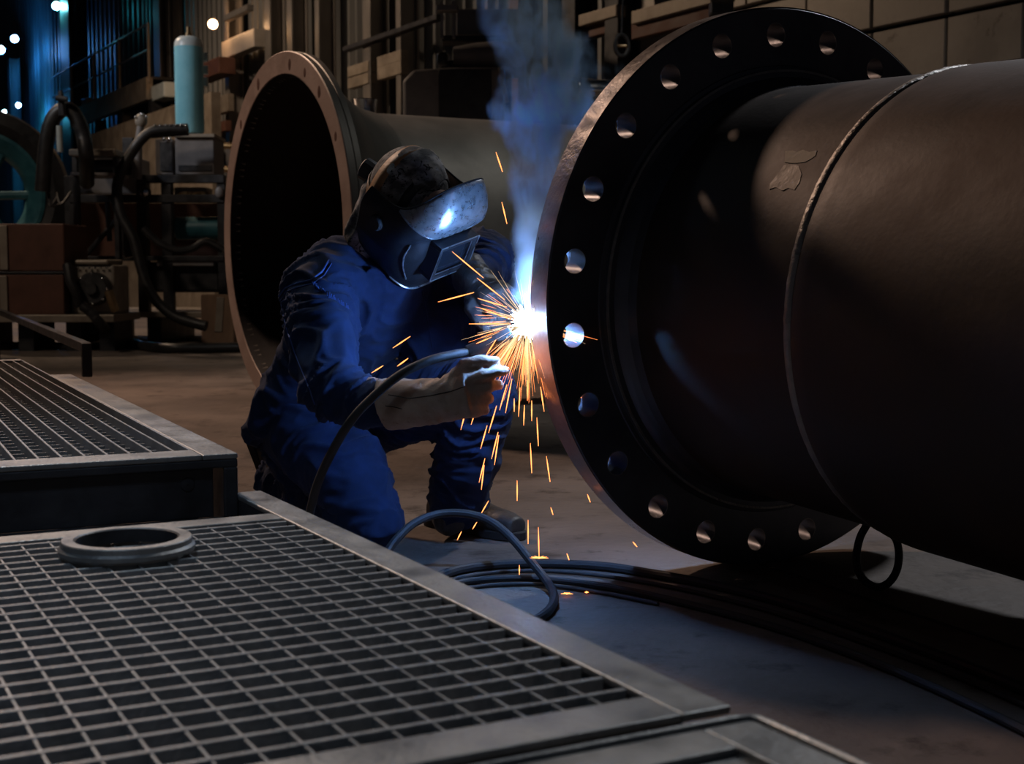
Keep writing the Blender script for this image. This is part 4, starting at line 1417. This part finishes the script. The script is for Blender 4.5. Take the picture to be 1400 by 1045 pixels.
chin = [hp_(*shell(-.7 + 1.4 * i / 30, .02)) for i in range(31)]
obj('chin_rim', MB().tube([p + HF * .002 for p in chin], .003, 8), M['helmet'], hm)
# lens frame
LC = Vector((0, .168, -.020))


def fb(x0, x1, z0, z1, y0, y1):
    m_ = MB()
    pts = [(x, y, z) for z in (z0, z1) for y in (y0, y1) for x in (x0, x1)]
    return m_.add([hp_(*(LC + Vector(p))) for p in pts], [(0, 2, 3, 1), (4, 5, 7, 6), (0, 1, 5, 4), (2, 6, 7, 3), (0, 4, 6, 2), (1, 3, 7, 5)])


lf = MB()
for q in ((-.066, .066, .043, .055, -.03, .016), (-.066, .066, -.055, -.043, -.03, .012), (-.066, -.054, -.043, .043, -.03, .014), (.054, .066, -.043, .043, -.03, .014)):
    m_ = fb(*q)
    lf.add(m_.v, m_.f)
obj('lens_frame', lf, M['helmetdark'], hm, ang=0, bevel=.002)
edge = [hp_(*(LC + Vector(p))) for p in ((-.066, .0165, .055), (.066, .0165, .055), (.066, .0125, -.055), (-.066, .0125, -.055))]
obj('frame_bead', MB().tube(edge, .0016, 6, closed=True), M['helmet'], hm)
edge = [hp_(*(LC + Vector(p))) for p in ((-.052, .010, .041), (.052, .010, .041), (.052, .008, -.041), (-.052, .008, -.041))]
obj('frame_bead', MB().tube(edge, .0013, 6, closed=True), M['helmet'], hm)
glass = surf('dark welding lens', (0.012, 0.014, 0.02), (0.016, 0.02, 0.028), (0.06, 0.1), 0, 5, 2, 0, spec=0.9)
obj('lens', fb(-.053, .053, -.042, .042, -.004, .001), glass, hm, ang=0)
for sg in (-1, 1):
    q = hp_(.134 * sg, .02, .015)
    obj('pivot_knob', MB().lathe(q, HR * sg, [(-.012, .001), (-.012, .02), (.004, .021), (.008, .017), (.008, .001)], 20, closed=False), M['strap'], hm)

# headband and straps
hb_ = obj('headband', MB().loft([(hp_(0, -.020, .010), HR * .103, HF * .106), (hp_(0, -.022, .046), HR * .103, HF * .106)], 40, False), M['tanband'], PN, ang=60)
sol = hb_.modifiers.new('thick', 'SOLIDIFY')
sol.thickness = .004
obj('crown_band', MB().loft([(hp_(0, -.03, .035), HR * .103, HU * .126), (hp_(0, -.066, .030), HR * .098, HU * .120)], 40, False), M['tanband'], PN, ang=60).modifiers.new('thick', 'SOLIDIFY').thickness = .004
obj('crown_strap', MB().loft([(hp_(0, .028, .045), HR * .090, HU * .100), (hp_(0, .050, .045), HR * .078, HU * .086)], 40, False), M['strap'], PN, ang=60).modifiers.new('thick', 'SOLIDIFY').thickness = .004
kn = hp_(.02, -.142, .02)
kb = obj('ratchet_knob', MB().lathe(kn, -HF + HR * .3, [(-.02, .001), (-.02, .026), (0, .030), (.018, .030), (.022, .024), (.022, .001)], 14, closed=False), M['strap'], PN, ang=20)

# ---------------- gloves
def glove(name, wrist, palm_end, up, mat, cuff_from, curl, cuff_r, side, spread=.021, sc=1.0):
    """leather gauntlet: palm, four fingers and a thumb, each its own bent chain, fused to one skin"""
    w, pe = Vector(wrist), Vector(palm_end)
    f = (pe - w).normalized()
    up = Vector(up)
    up = (up - f * up.dot(f)).normalized()      # back of the hand
    s = f.cross(up).normalized() * side          # towards the thumb
    g = MB()
    g.loft([(w, s * .036 * sc, up * .030 * sc), (w + f * .03 * sc, s * .042 * sc, up * .028 * sc), (w + f * .065 * sc, s * .048 * sc, up * .026 * sc), (pe, s * .048 * sc, up * .021 * sc)], 20, True, 2.5)
    lens_ = [(.036, .028, .022), (.041, .031, .024), (.038, .029, .022), (.030, .023, .019)]
    for k in range(4):
        base = pe + s * (spread * (1.5 - k)) * sc - f * .006
        d = (f + s * .06 * (1.5 - k)).normalized()
        p = [base]
        ang = 0
        for q in range(3):
            ang += curl[k][q]
            dd = d * math.cos(ang) - up * math.sin(ang)
            p.append(p[-1] + dd * lens_[k][q] * 1.12 * sc)
        g.chain([pe - f * .03 + s * (spread * (1.5 - k)) * .9 * sc] + p, [.0135 * sc, .0135 * sc, .0125 * sc, .0118 * sc, .0105 * sc], 12)
    tb_ = w + f * .028 * sc + s * .034 * sc - up * .006
    d1 = (f * .72 + s * .62 - up * .25).normalized()
    d2 = (f * .95 + s * .12 - up * .35).normalized()
    d3 = (f * .85 - s * .15 - up * .50).normalized()
    p1 = tb_ + d1 * .042 * sc
    p2 = p1 + d2 * .036 * sc
    p3 = p2 + d3 * .028 * sc
    g.chain([tb_ - f * .015 - s * .01, tb_, p1, p2, p3], [.020 * sc, .020 * sc, .0165 * sc, .0145 * sc, .012 * sc], 12)
    # gauntlet cuff
    c0, c1 = Vector(cuff_from), w
    dcu = (c1 - c0).normalized()
    g.loft([(c0 - dcu * .0, s * cuff_r, up * cuff_r * 1.05), (c0 + (c1 - c0) * .3, s * cuff_r * .98, up * cuff_r * 1.03), (c0 + (c1 - c0) * .65, s * cuff_r * .86, up * cuff_r * .84), (c1 + f * .02, s * .042 * sc, up * .034 * sc)], 24, True, 2.2)

    def wr(co, n):
        t = (co - w).dot(f)
        k = math.exp(-((t + .01) / .045) ** 2)
        k2 = math.exp(-((t - .085) / .03) ** 2) * .5
        return (.0075 * k + .004 * k2) * (0.5 - abs(noise.noise(Vector((t * 34 + noise.noise(co * 9) * 1.5, (co - w).dot(s) * 14, (co - w).dot(up) * 14))))) * 2 + .0022 * noise.noise(co * 40) - .002 * k
    return fused(name, g, mat, PN, 0.0045, 2, wr)


# near glove: thumb on top, fingers closed round the gun handle
CUFF = at(527, 553, 3.215)
gl = glove('gauntlet_glove', at(603, 549, 3.17), at(643, 541, 3.15), Vector((-.25, -.93, .05)), M['leather'], CUFF,
           [(.25, .45, .5), (.55, .7, .6), (.85, .9, .7), (1.0, .95, .7)], .062, -1, sc=1.12)
gl['label'] = 'tan leather gauntlet glove'
bpy.context.view_layer.update()
seam('glove_seam', [(531, 540), (560, 545), (590, 541), (618, 535), (640, 527)], .0013, M['sole'], gl)
seam('glove_seam', [(527, 555), (540, 557), (552, 560)], .0011, M['sole'], gl)
# far glove: sooty, fist over the gun
gl2 = glove('far_glove', at(655, 392, 3.50), at(682, 408, 3.43), Vector((.1, -.6, .75)), M['greyglove'], at(640, 372, 3.57),
            [(.7, .9, .7), (.75, .95, .7), (.8, 1.0, .7), (.9, 1.0, .7)], .052, 1, sc=1.1)
gl2['label'] = 'sooty grey glove lit by the arc'

# ---------------- boots
def boot(name, heel, toe, up, parent, ankle):
    heel, toe, up = Vector(heel), Vector(toe), Vector(up)
    f = (toe - heel)
    L = f.length
    f /= L
    up = (up - f * up.dot(f)).normalized()
    s = f.cross(up)
    m_ = MB()
    m_.loft([(heel + f * .006 + up * .050, s * .030, up * .042), (heel + f * .05 + up * .058, s * .038, up * .055), (heel + f * L * .45 + up * .056, s * .042, up * .052),
             (heel + f * L * .68 + up * .046, s * .049, up * .038), (heel + f * L * .86 + up * .042, s * .047, up * .032), (heel + f * (L - .012) + up * .038, s * .033, up * .024)], 24, True, 2.3)
    m_.chain([heel + f * .06 + up * .07, heel + f * .055 + up * .12, ankle], [.048, .046, .052])

    def wr(co, n):
        t = (co - heel).dot(f)
        k = math.exp(-((t - L * .62) / .05) ** 2)
        return .004 * k * noise.noise(Vector((t * 60, (co - heel).dot(s) * 12, (co - heel).dot(up) * 18))) + .0012 * noise.noise(co * 40)
    bt = fused(name, m_, M['boot'], parent, 0.006, 3, wr)
    prof = [(-.004, .028), (.03, .038), (.10, .036), (L * .5, .037), (L * .68, .050), (L * .88, .046), (L * .97, .033), (L + .004, .012)]
    lo_ = [heel + f * t + s * w_ for t, w_ in prof] + [heel + f * t - s * w_ for t, w_ in prof[::-1]]
    n_ = len(lo_)
    v = lo_ + [p + up * .024 for p in lo_]
    f_ = [tuple(range(n_))[::-1], tuple(range(n_, 2 * n_))] + [(k, (k + 1) % n_, n_ + (k + 1) % n_, n_ + k) for k in range(n_)]
    obj('boot_sole', MB().add(v, f_), M['sole'], bt, ang=30, bevel=.003)
    for q in range(4):
        c0 = heel + f * (L * (.60 - .07 * q)) + up * (.088 + .011 * q)
        obj('lace', MB().tube([c0 - s * .022, c0 + up * .006, c0 + s * .022], .0028, 6), M['strap'], bt)
    return bt


h_ = on_floor(590, 716)
t__ = on_floor(713, 736)
boot('boot', (h_.x, h_.y - .02, .001), (t__.x, t__.y - .04, .001), (0, 0, 1), PN, ANL + Vector((-.01, 0, -.03)))
toe = at(384, 706, 3.99)
toe = Vector((toe.x + .005, 3.99, 0.03))
heel_ = at(346, 600, 4.08)
bdir = (toe - heel_).normalized()
boot('boot', toe - bdir * .275, toe, Vector((.60, -.35, .62)) * 1, PN, ANR + Vector((.01, -.02, .01)))

# ------------------------------------------------------------------ welding gun and cables
gun = thing('welding_gun', 'welding gun with curved neck held between the two gloves', 'welding gun', at(690, 458, 3.33))
gp = [at(640, 482, 3.20), at(664, 471, 3.21), at(686, 460, 3.222), at(698, 454, 3.228)]
obj('handle', MB().tube(catmull(gp, 4), [.017] * 12 + [.015], 14), M['strap'], gun)
obj('swan_neck', MB().tube(catmull([at(697, 454.5, 3.228), at(705, 449.5, 3.231), at(710, 446, 3.232), at(712, 445, 3.233)], 5), .0085, 12), M['chrome'], gun)
obj('nozzle', MB().tube([at(703, 450.5, 3.231), at(710, 446, 3.232)], [.0115, .0095], 14), M['brass'], gun)
obj('trigger', MB().capsule(at(681, 467, 3.205), .006, at(691, 462, 3.21), .005), M['strap'], gun)
hc = [(419, 722, 3.26), (424, 700, 3.23), (434, 662, 3.20), (452, 622, 3.17), (478, 578, 3.10), (508, 545, 3.09), (545, 514, 3.10), (585, 494, 3.13), (620, 485, 3.17), (643, 481, 3.20)]
cpts = [on_floor(520, 800, .02), at(440, 790, 3.22)] + [at(x, y, d) for x, y, d in hc]
tag(obj('gun_cable', MB().tube(catmull(cpts, 6), .0105, 12), M['cable']), 'dark gun cable curving up in front of the kneeling welder', 'cable')


def floor_cable(label, pts, r):
    tag(obj('floor_cable', MB().tube(catmull(pts, 6), r, 10), M['cable']), label, 'cable', 'cables on the floor by the flange')


floor_cable('thick cable arching up off the floor before the boot', [on_floor(508, 800, .012)] + [at(x, y, d) for x, y, d in ((528, 758, 3.27), (542, 738, 3.32), (566, 716, 3.38), (600, 703, 3.43), (640, 703, 3.43), (672, 714, 3.40), (700, 737, 3.34), (726, 768, 3.27), (746, 793, 3.22))] +
            [on_floor(757, 812, .012), on_floor(755, 828, .012), on_floor(742, 842, .012), on_floor(715, 856, .012), on_floor(680, 868, .012)], .0105)
floor_cable('long cable running from under the arching one toward the pipe', [on_floor(x, y, .012) for x, y in ((560, 808), (605, 786), (645, 776), (700, 771), (760, 771), (830, 775), (900, 786), (980, 801), (1080, 826), (1200, 866), (1340, 918), (1500, 985))], .0115)
floor_cable('second long cable lying nearer the grating than the first', [on_floor(x, y, .010) for x, y in ((560, 828), (620, 800), (660, 793), (720, 791), (790, 797), (860, 808), (940, 826), (1050, 855), (1180, 900), (1320, 960), (1480, 1040), (1620, 1120))], .0085)
floor_cable('thin cable between the two long floor cables', [on_floor(x, y, .007) for x, y in ((600, 798), (660, 785), (730, 781), (800, 785), (880, 796), (960, 812), (1060, 838), (1180, 878), (1330, 934), (1500, 1010))], .005)
floor_cable('thin dark lead nearest the mesh grating edge', [on_floor(x, y, .006) for x, y in ((590, 822), (650, 803), (720, 799), (770, 803), (830, 812), (900, 826))], .005)

# ------------------------------------------------------------------ arc, sparks, smoke
arc = MB()
rr = random.Random(21)
arc.ell(ARC, (.023, 0, 0), (0, .018, 0), (0, 0, .0235), 20, 14)
arc_t = tag(obj('welding_arc', arc, M['arc']), 'blinding white welding arc at the flange edge', 'arc')
WM['welding_arc'] = Matrix.Identity(4)
ry = MB()  # glowing spikes standing in for the arc's starburst glare
for k in range(70):
    a = 2 * PI * k / 70 + rr.uniform(-.04, .04)
    L = rr.uniform(.030, .052)
    d = Vector((math.cos(a), rr.uniform(-.4, .0), math.sin(a))).normalized()
    ry.tube([ARC + d * .012, ARC + d * L], [.0022, .0002], 5)
obj('arc_glare_spikes', ry, M['arc'], arc_t)['kind'] = 'stuff'

SPK = [((678, 208), (687, 235)), ((686, 276), (693, 306)), ((618, 344), (661, 380)), ((599, 413), (648, 400)), ((641, 443), (698, 443)), ((653, 408), (693, 420)), ((656, 421), (702, 438)),
       ((652, 380), (690, 410)), ((537, 476), (561, 460)), ((544, 500), (558, 490)), ((651, 470), (672, 461)), ((664, 487), (678, 465)), ((508, 510), (524, 500)), ((543, 501), (557, 491)),
       ((556, 565), (569, 543)), ((630, 588), (638, 558)), ((644, 581), (653, 554)), ((657, 558), (676, 511)), ((657, 614), (666, 582)), ((668, 592), (679, 555)), ((672, 628), (681, 591)),
       ((676, 636), (682, 595)), ((683, 561), (693, 526)), ((691, 565), (700, 518)), ((709, 570), (711, 530)), ((716, 582), (717, 554)), ((727, 576), (727, 548)), ((744, 563), (739, 529)),
       ((655, 660), (663, 627)), ((658, 670), (662, 636)), ((657, 704), (668, 685)), ((625, 739), (631, 727)), ((646, 724), (652, 714)), ((725, 606), (727, 647)), ((734, 571), (736, 610)),
       ((747, 624), (752, 659)), ((707, 657), (707, 685)), ((753, 694), (756, 704)), ((722, 711), (722, 744)), ((736, 721), (737, 765)), ((710, 773), (710, 786)), ((775, 757), (778, 766)),
       ((404, 726), (407, 736)), ((703, 545), (703, 563)), ((721, 548), (721, 520)), ((803, 676), (807, 687)), ((865, 741), (871, 748)), ((792, 543), (817, 549)), ((797, 540), (803, 556))]
SPO = []
for i, ((x0, y0), (x1, y1)) in enumerate(SPK):
    Y = 3.19 + .02 * math.sin(i * 1.7)
    if y0 > 690:
        Y = 3.5 if y0 < 745 and x0 > 600 else 3.15
    if x0 < 600 and y0 < 620:
        Y = 3.16
    if x0 > 780 and y0 > 670:
        Y = 3.3
    if 785 < x0 < 800 and 530 < y0 < 560:
        Y = 3.28
    if x0 < 420:
        Y = 2.25
    p, q = at(x0, y0, Y), at(x1, y1, Y + .01)
    m_ = (p * .5 + q * .5) + Vector((0, 0, .0))
    SPO.append((p, q, m_, (x0 + x1) / 2, (y0 + y1) / 2))
ORD = ['highest', 'second highest', 'third highest', 'fourth highest', 'fifth highest', 'sixth highest', 'seventh highest', 'eighth highest', 'ninth highest', 'tenth highest', 'eleventh highest', 'twelfth highest', 'lowest']
REG = [('in the dark beside the smoke column', lambda x, y: y < 330), ('flying from the arc toward the helmet and far glove', lambda x, y: x < 705 and y < 450),
       ('flying over the front of the jacket', lambda x, y: x < 600 and y < 520), ('over the tan gauntlet glove', lambda x, y: x < 668 and y < 600),
       ('showing through or past the flange bolt hole', lambda x, y: x > 780 and y < 600), ('falling before the raised far shin', lambda x, y: x < 690 and y < 680),
       ('falling just under the arc by the flange edge', lambda x, y: y < 600), ('falling beside the far boot toe', lambda x, y: x > 690 and x < 760 and y < 790),
       ('dropping round the far boot', lambda x, y: x > 600 and x < 690), ('drifting over the bare floor under the flange', lambda x, y: x >= 760), ('on the mesh of the square grating', lambda x, y: True)]
byreg = {}
for it in SPO:
    k = next(i for i, r in enumerate(REG) if r[1](it[3], it[4]))
    byreg.setdefault(k, []).append(it)
for k, its in byreg.items():
    its.sort(key=lambda t: t[4])
    for i, (p, q, m_, _x, _y) in enumerate(its):
        lab = ('orange spark streak ' if len(its) == 1 else ORD[i] + ' orange spark streak ') + REG[k][0]
        tag(obj('spark', MB().tube([p, p * .7 + q * .3, m_, q], [.0004, .0012, .0015, .0007], 5), M['spark']), lab, 'spark', 'loose sparks round the arc')
# dense fan of sparks straight under the arc
fan, fan2 = MB(), MB()
rr = random.Random(4)
for k in range(300):
    a = rr.gauss(-PI / 2 - .12, .62)
    if rr.random() < .12:
        a = rr.uniform(-PI, PI)
    r0 = rr.uniform(.02, .09)
    L = rr.uniform(.02, .11) * (1.0 if math.sin(a) < -.2 else .55)
    d = Vector((math.cos(a), rr.uniform(-.35, .15), math.sin(a))).normalized()
    p = ARC + d * r0
    q = ARC + d * (r0 + L) + Vector((0, 0, -.006 * rr.random()))
    (fan if r0 > .05 else fan2).tube([p, (p + q) / 2, q], [.0002, .00045, .0002], 4)
tag(obj('spark_spray', fan, M['spark']), 'dense fan of orange sparks just under the arc', 'sparks', kind='stuff')
for k in range(70):  # pale glowing rays added among the sparks as the arc's glare
    a = rr.uniform(-PI, PI)
    r0, L = rr.uniform(.03, .05), rr.uniform(.04, .12)
    d = Vector((math.cos(a), rr.uniform(-.5, .2), math.sin(a))).normalized()
    fan2.tube([ARC + d * r0, ARC + d * (r0 + L * .4), ARC + d * (r0 + L)], [.0004, .0004, .0001], 4)
tag(obj('spark_spray', fan2, M['sparkhot']), 'pale hot sparks and glare rays bursting close round the arc', 'sparks', kind='stuff')
for k, (x, y, lab) in enumerate(((737, 763, 'spark burst splashing on the cable crossing'), (775, 812, 'three pronged ember on the floor beyond the cable end'), (802, 810, 'small ember on the floor beside the three pronged one'))):
    c = on_floor(x, y, .006) if k else at(x, y, 3.27)
    eb = MB()
    for q in range(7 if k == 0 else 4):
        a = PI * q / (6 if k == 0 else 3)
        L = (.022 if k == 0 else .014) if k < 2 else .005
        d = Vector((math.cos(a), -.2, .25 * math.sin(a) + .02))
        eb.tube([c, c + d * L], [.0014, .0003], 5)
    eb.ell(c, (.003, 0, 0), (0, .003, 0), (0, 0, .002), 8, 6)
    tag(obj('ember', eb, M['ember']), lab, 'ember', 'embers on the floor')


def smoke():
    """plume that rises from the arc, leans and widens: a volume lit by the arc, with glow painted in at its foot"""
    path = [(723, 436, .020), (724, 400, .045), (723, 370, .052), (726, 330, .040), (729, 290, .046), (732, 255, .058), (733, 225, .066), (738, 190, .100), (745, 160, .125), (752, 130, .135), (752, 100, .130), (745, 70, .12), (735, 40, .12), (720, 5, .12), (712, -30, .1)]
    pts = [at(x, y, 3.24) for x, y, r in path]
    mb = MB()
    rings = []
    for p, (x, y, r) in zip(pts, path):
        rings.append([p + Vector((math.cos(2 * PI * k / 20), math.sin(2 * PI * k / 20), 0)) * r * 1.5 for k in range(20)])
    mb.rings(rings, True)
    m = bpy.data.materials.new('welding fume')
    m.use_nodes = True
    nt = m.node_tree
    N, L = nt.nodes, nt.links
    N.remove(N['Principled BSDF'])
    tc = N.new('ShaderNodeTexCoord')
    sx = N.new('ShaderNodeSeparateXYZ')
    L.new(tc.outputs['Object'], sx.inputs[0])

    def math_(op, a, b=None, c=None):
        n = N.new('ShaderNodeMath')
        n.operation = op
        for i, q in enumerate((a, b, c)):
            if q is None:
                continue
            if isinstance(q, (int, float)):
                n.inputs[i].default_value = q
            else:
                L.new(q, n.inputs[i])
        return n.outputs[0]

    z0, z1 = pts[0].z, pts[-1].z
    hz = math_('DIVIDE', math_('SUBTRACT', sx.outputs[2], z0), z1 - z0)

    def curve(vals):
        r = N.new('ShaderNodeValToRGB')
        r.color_ramp.interpolation = 'EASE'
        e = r.color_ramp.elements
        while len(e) < len(vals):
            e.new(.5)
        for q, (pos, val) in zip(e, vals):
            q.position = pos
            q.color = (val, val, val, 1)
        L.new(hz, r.inputs[0])
        return r.outputs[0]
    hs = [(p.z - z0) / (z1 - z0) for p in pts]
    xs = [p.x for p in pts]
    xmin, xr = min(xs) - .01, (max(xs) - min(xs)) + .02
    cx = math_('ADD', math_('MULTIPLY', curve([(h, (x - xmin) / xr) for h, x in zip(hs, xs)]), xr), xmin)
    rad = curve([(h, q[2] / .2) for h, q in zip(hs, path)])
    rad = math_('MULTIPLY', rad, .2)
    # turbulence pushes the sample point about, more as the plume climbs
    nz = N.new('ShaderNodeTexNoise')
    nz.inputs['Scale'].default_value = 9
    nz.inputs['Detail'].default_value = 3
    L.new(tc.outputs['Object'], nz.inputs['Vector'])
    sp = N.new('ShaderNodeSeparateColor')
    L.new(nz.outputs['Color'], sp.inputs[0])
    amp = math_('MULTIPLY', rad, 2.1)
    dx = math_('MULTIPLY', math_('SUBTRACT', sp.outputs[0], .5), amp)
    dy = math_('MULTIPLY', math_('SUBTRACT', sp.outputs[1], .5), amp)
    x_ = math_('ADD', math_('SUBTRACT', sx.outputs[0], cx), dx)
    y_ = math_('ADD', math_('SUBTRACT', sx.outputs[1], pts[0].y), dy)
    rr_ = math_('SQRT', math_('ADD', math_('MULTIPLY', x_, x_), math_('MULTIPLY', y_, y_)))
    fall = math_('SUBTRACT', 1.0, math_('DIVIDE', rr_, rad))
    fall = math_('MAXIMUM', fall, 0.0)
    fall = math_('MINIMUM', math_('MULTIPLY', fall, 1.7), 1.0)
    n2 = N.new('ShaderNodeTexNoise')
    n2.inputs['Scale'].default_value = 16
    n2.inputs['Detail'].default_value = 6
    n2.inputs['Roughness'].default_value = .62
    n2.inputs['Distortion'].default_value = 1.2
    mp = N.new('ShaderNodeMapping')
    mp.inputs['Scale'].default_value = (1, 1, .55)
    L.new(tc.outputs['Object'], mp.inputs[0])
    L.new(mp.outputs[0], n2.inputs['Vector'])
    wis = N.new('ShaderNodeMapRange')
    wis.inputs[1].default_value = .46
    wis.inputs[2].default_value = .64
    L.new(n2.outputs['Fac'], wis.inputs[0])
    lowmix = curve([(0, 1.0), (.12, .9), (.3, .35), (.45, 0.05), (1, 0)])
    body = math_('ADD', math_('MULTIPLY', wis.outputs[0], math_('SUBTRACT', 1.0, lowmix)), lowmix)
    dens = curve([(0, .10), (.10, .16), (.22, .16), (.32, .13), (.42, .24), (.52, .50), (.68, .9), (.78, .75), (.88, .22), (1, 0)])
    den = math_('MULTIPLY', math_('MULTIPLY', fall, body), math_('MULTIPLY', dens, SMOKE))
    vs = N.new('ShaderNodeVolumePrincipled')
    vs.inputs['Color'].default_value = (.42, .70, 1.0, 1)
    vs.inputs['Anisotropy'].default_value = 0.0
    L.new(den, vs.inputs['Density'])
    # emission added above the arc to paint the bright lit fume column
    em = N.new('ShaderNodeEmission')
    em.inputs[0].default_value = (.55, .78, 1.0, 1)
    glow = curve([(0, 1.0), (.06, 1.0), (.15, .75), (.26, .35), (.38, 0), (1, 0)])
    L.new(math_('MULTIPLY', math_('MULTIPLY', glow, fall), 14.0), em.inputs[1])
    ad = N.new('ShaderNodeAddShader')
    L.new(vs.outputs[0], ad.inputs[0])
    L.new(em.outputs[0], ad.inputs[1])
    L.new(ad.outputs[0], N['Material Output'].inputs['Volume'])
    o = obj('smoke', mb, m, ang=0)
    tag(o, 'blue lit welding smoke rising from the arc past the flange', 'smoke', kind='stuff')


SMOKE = 66.0
smoke()
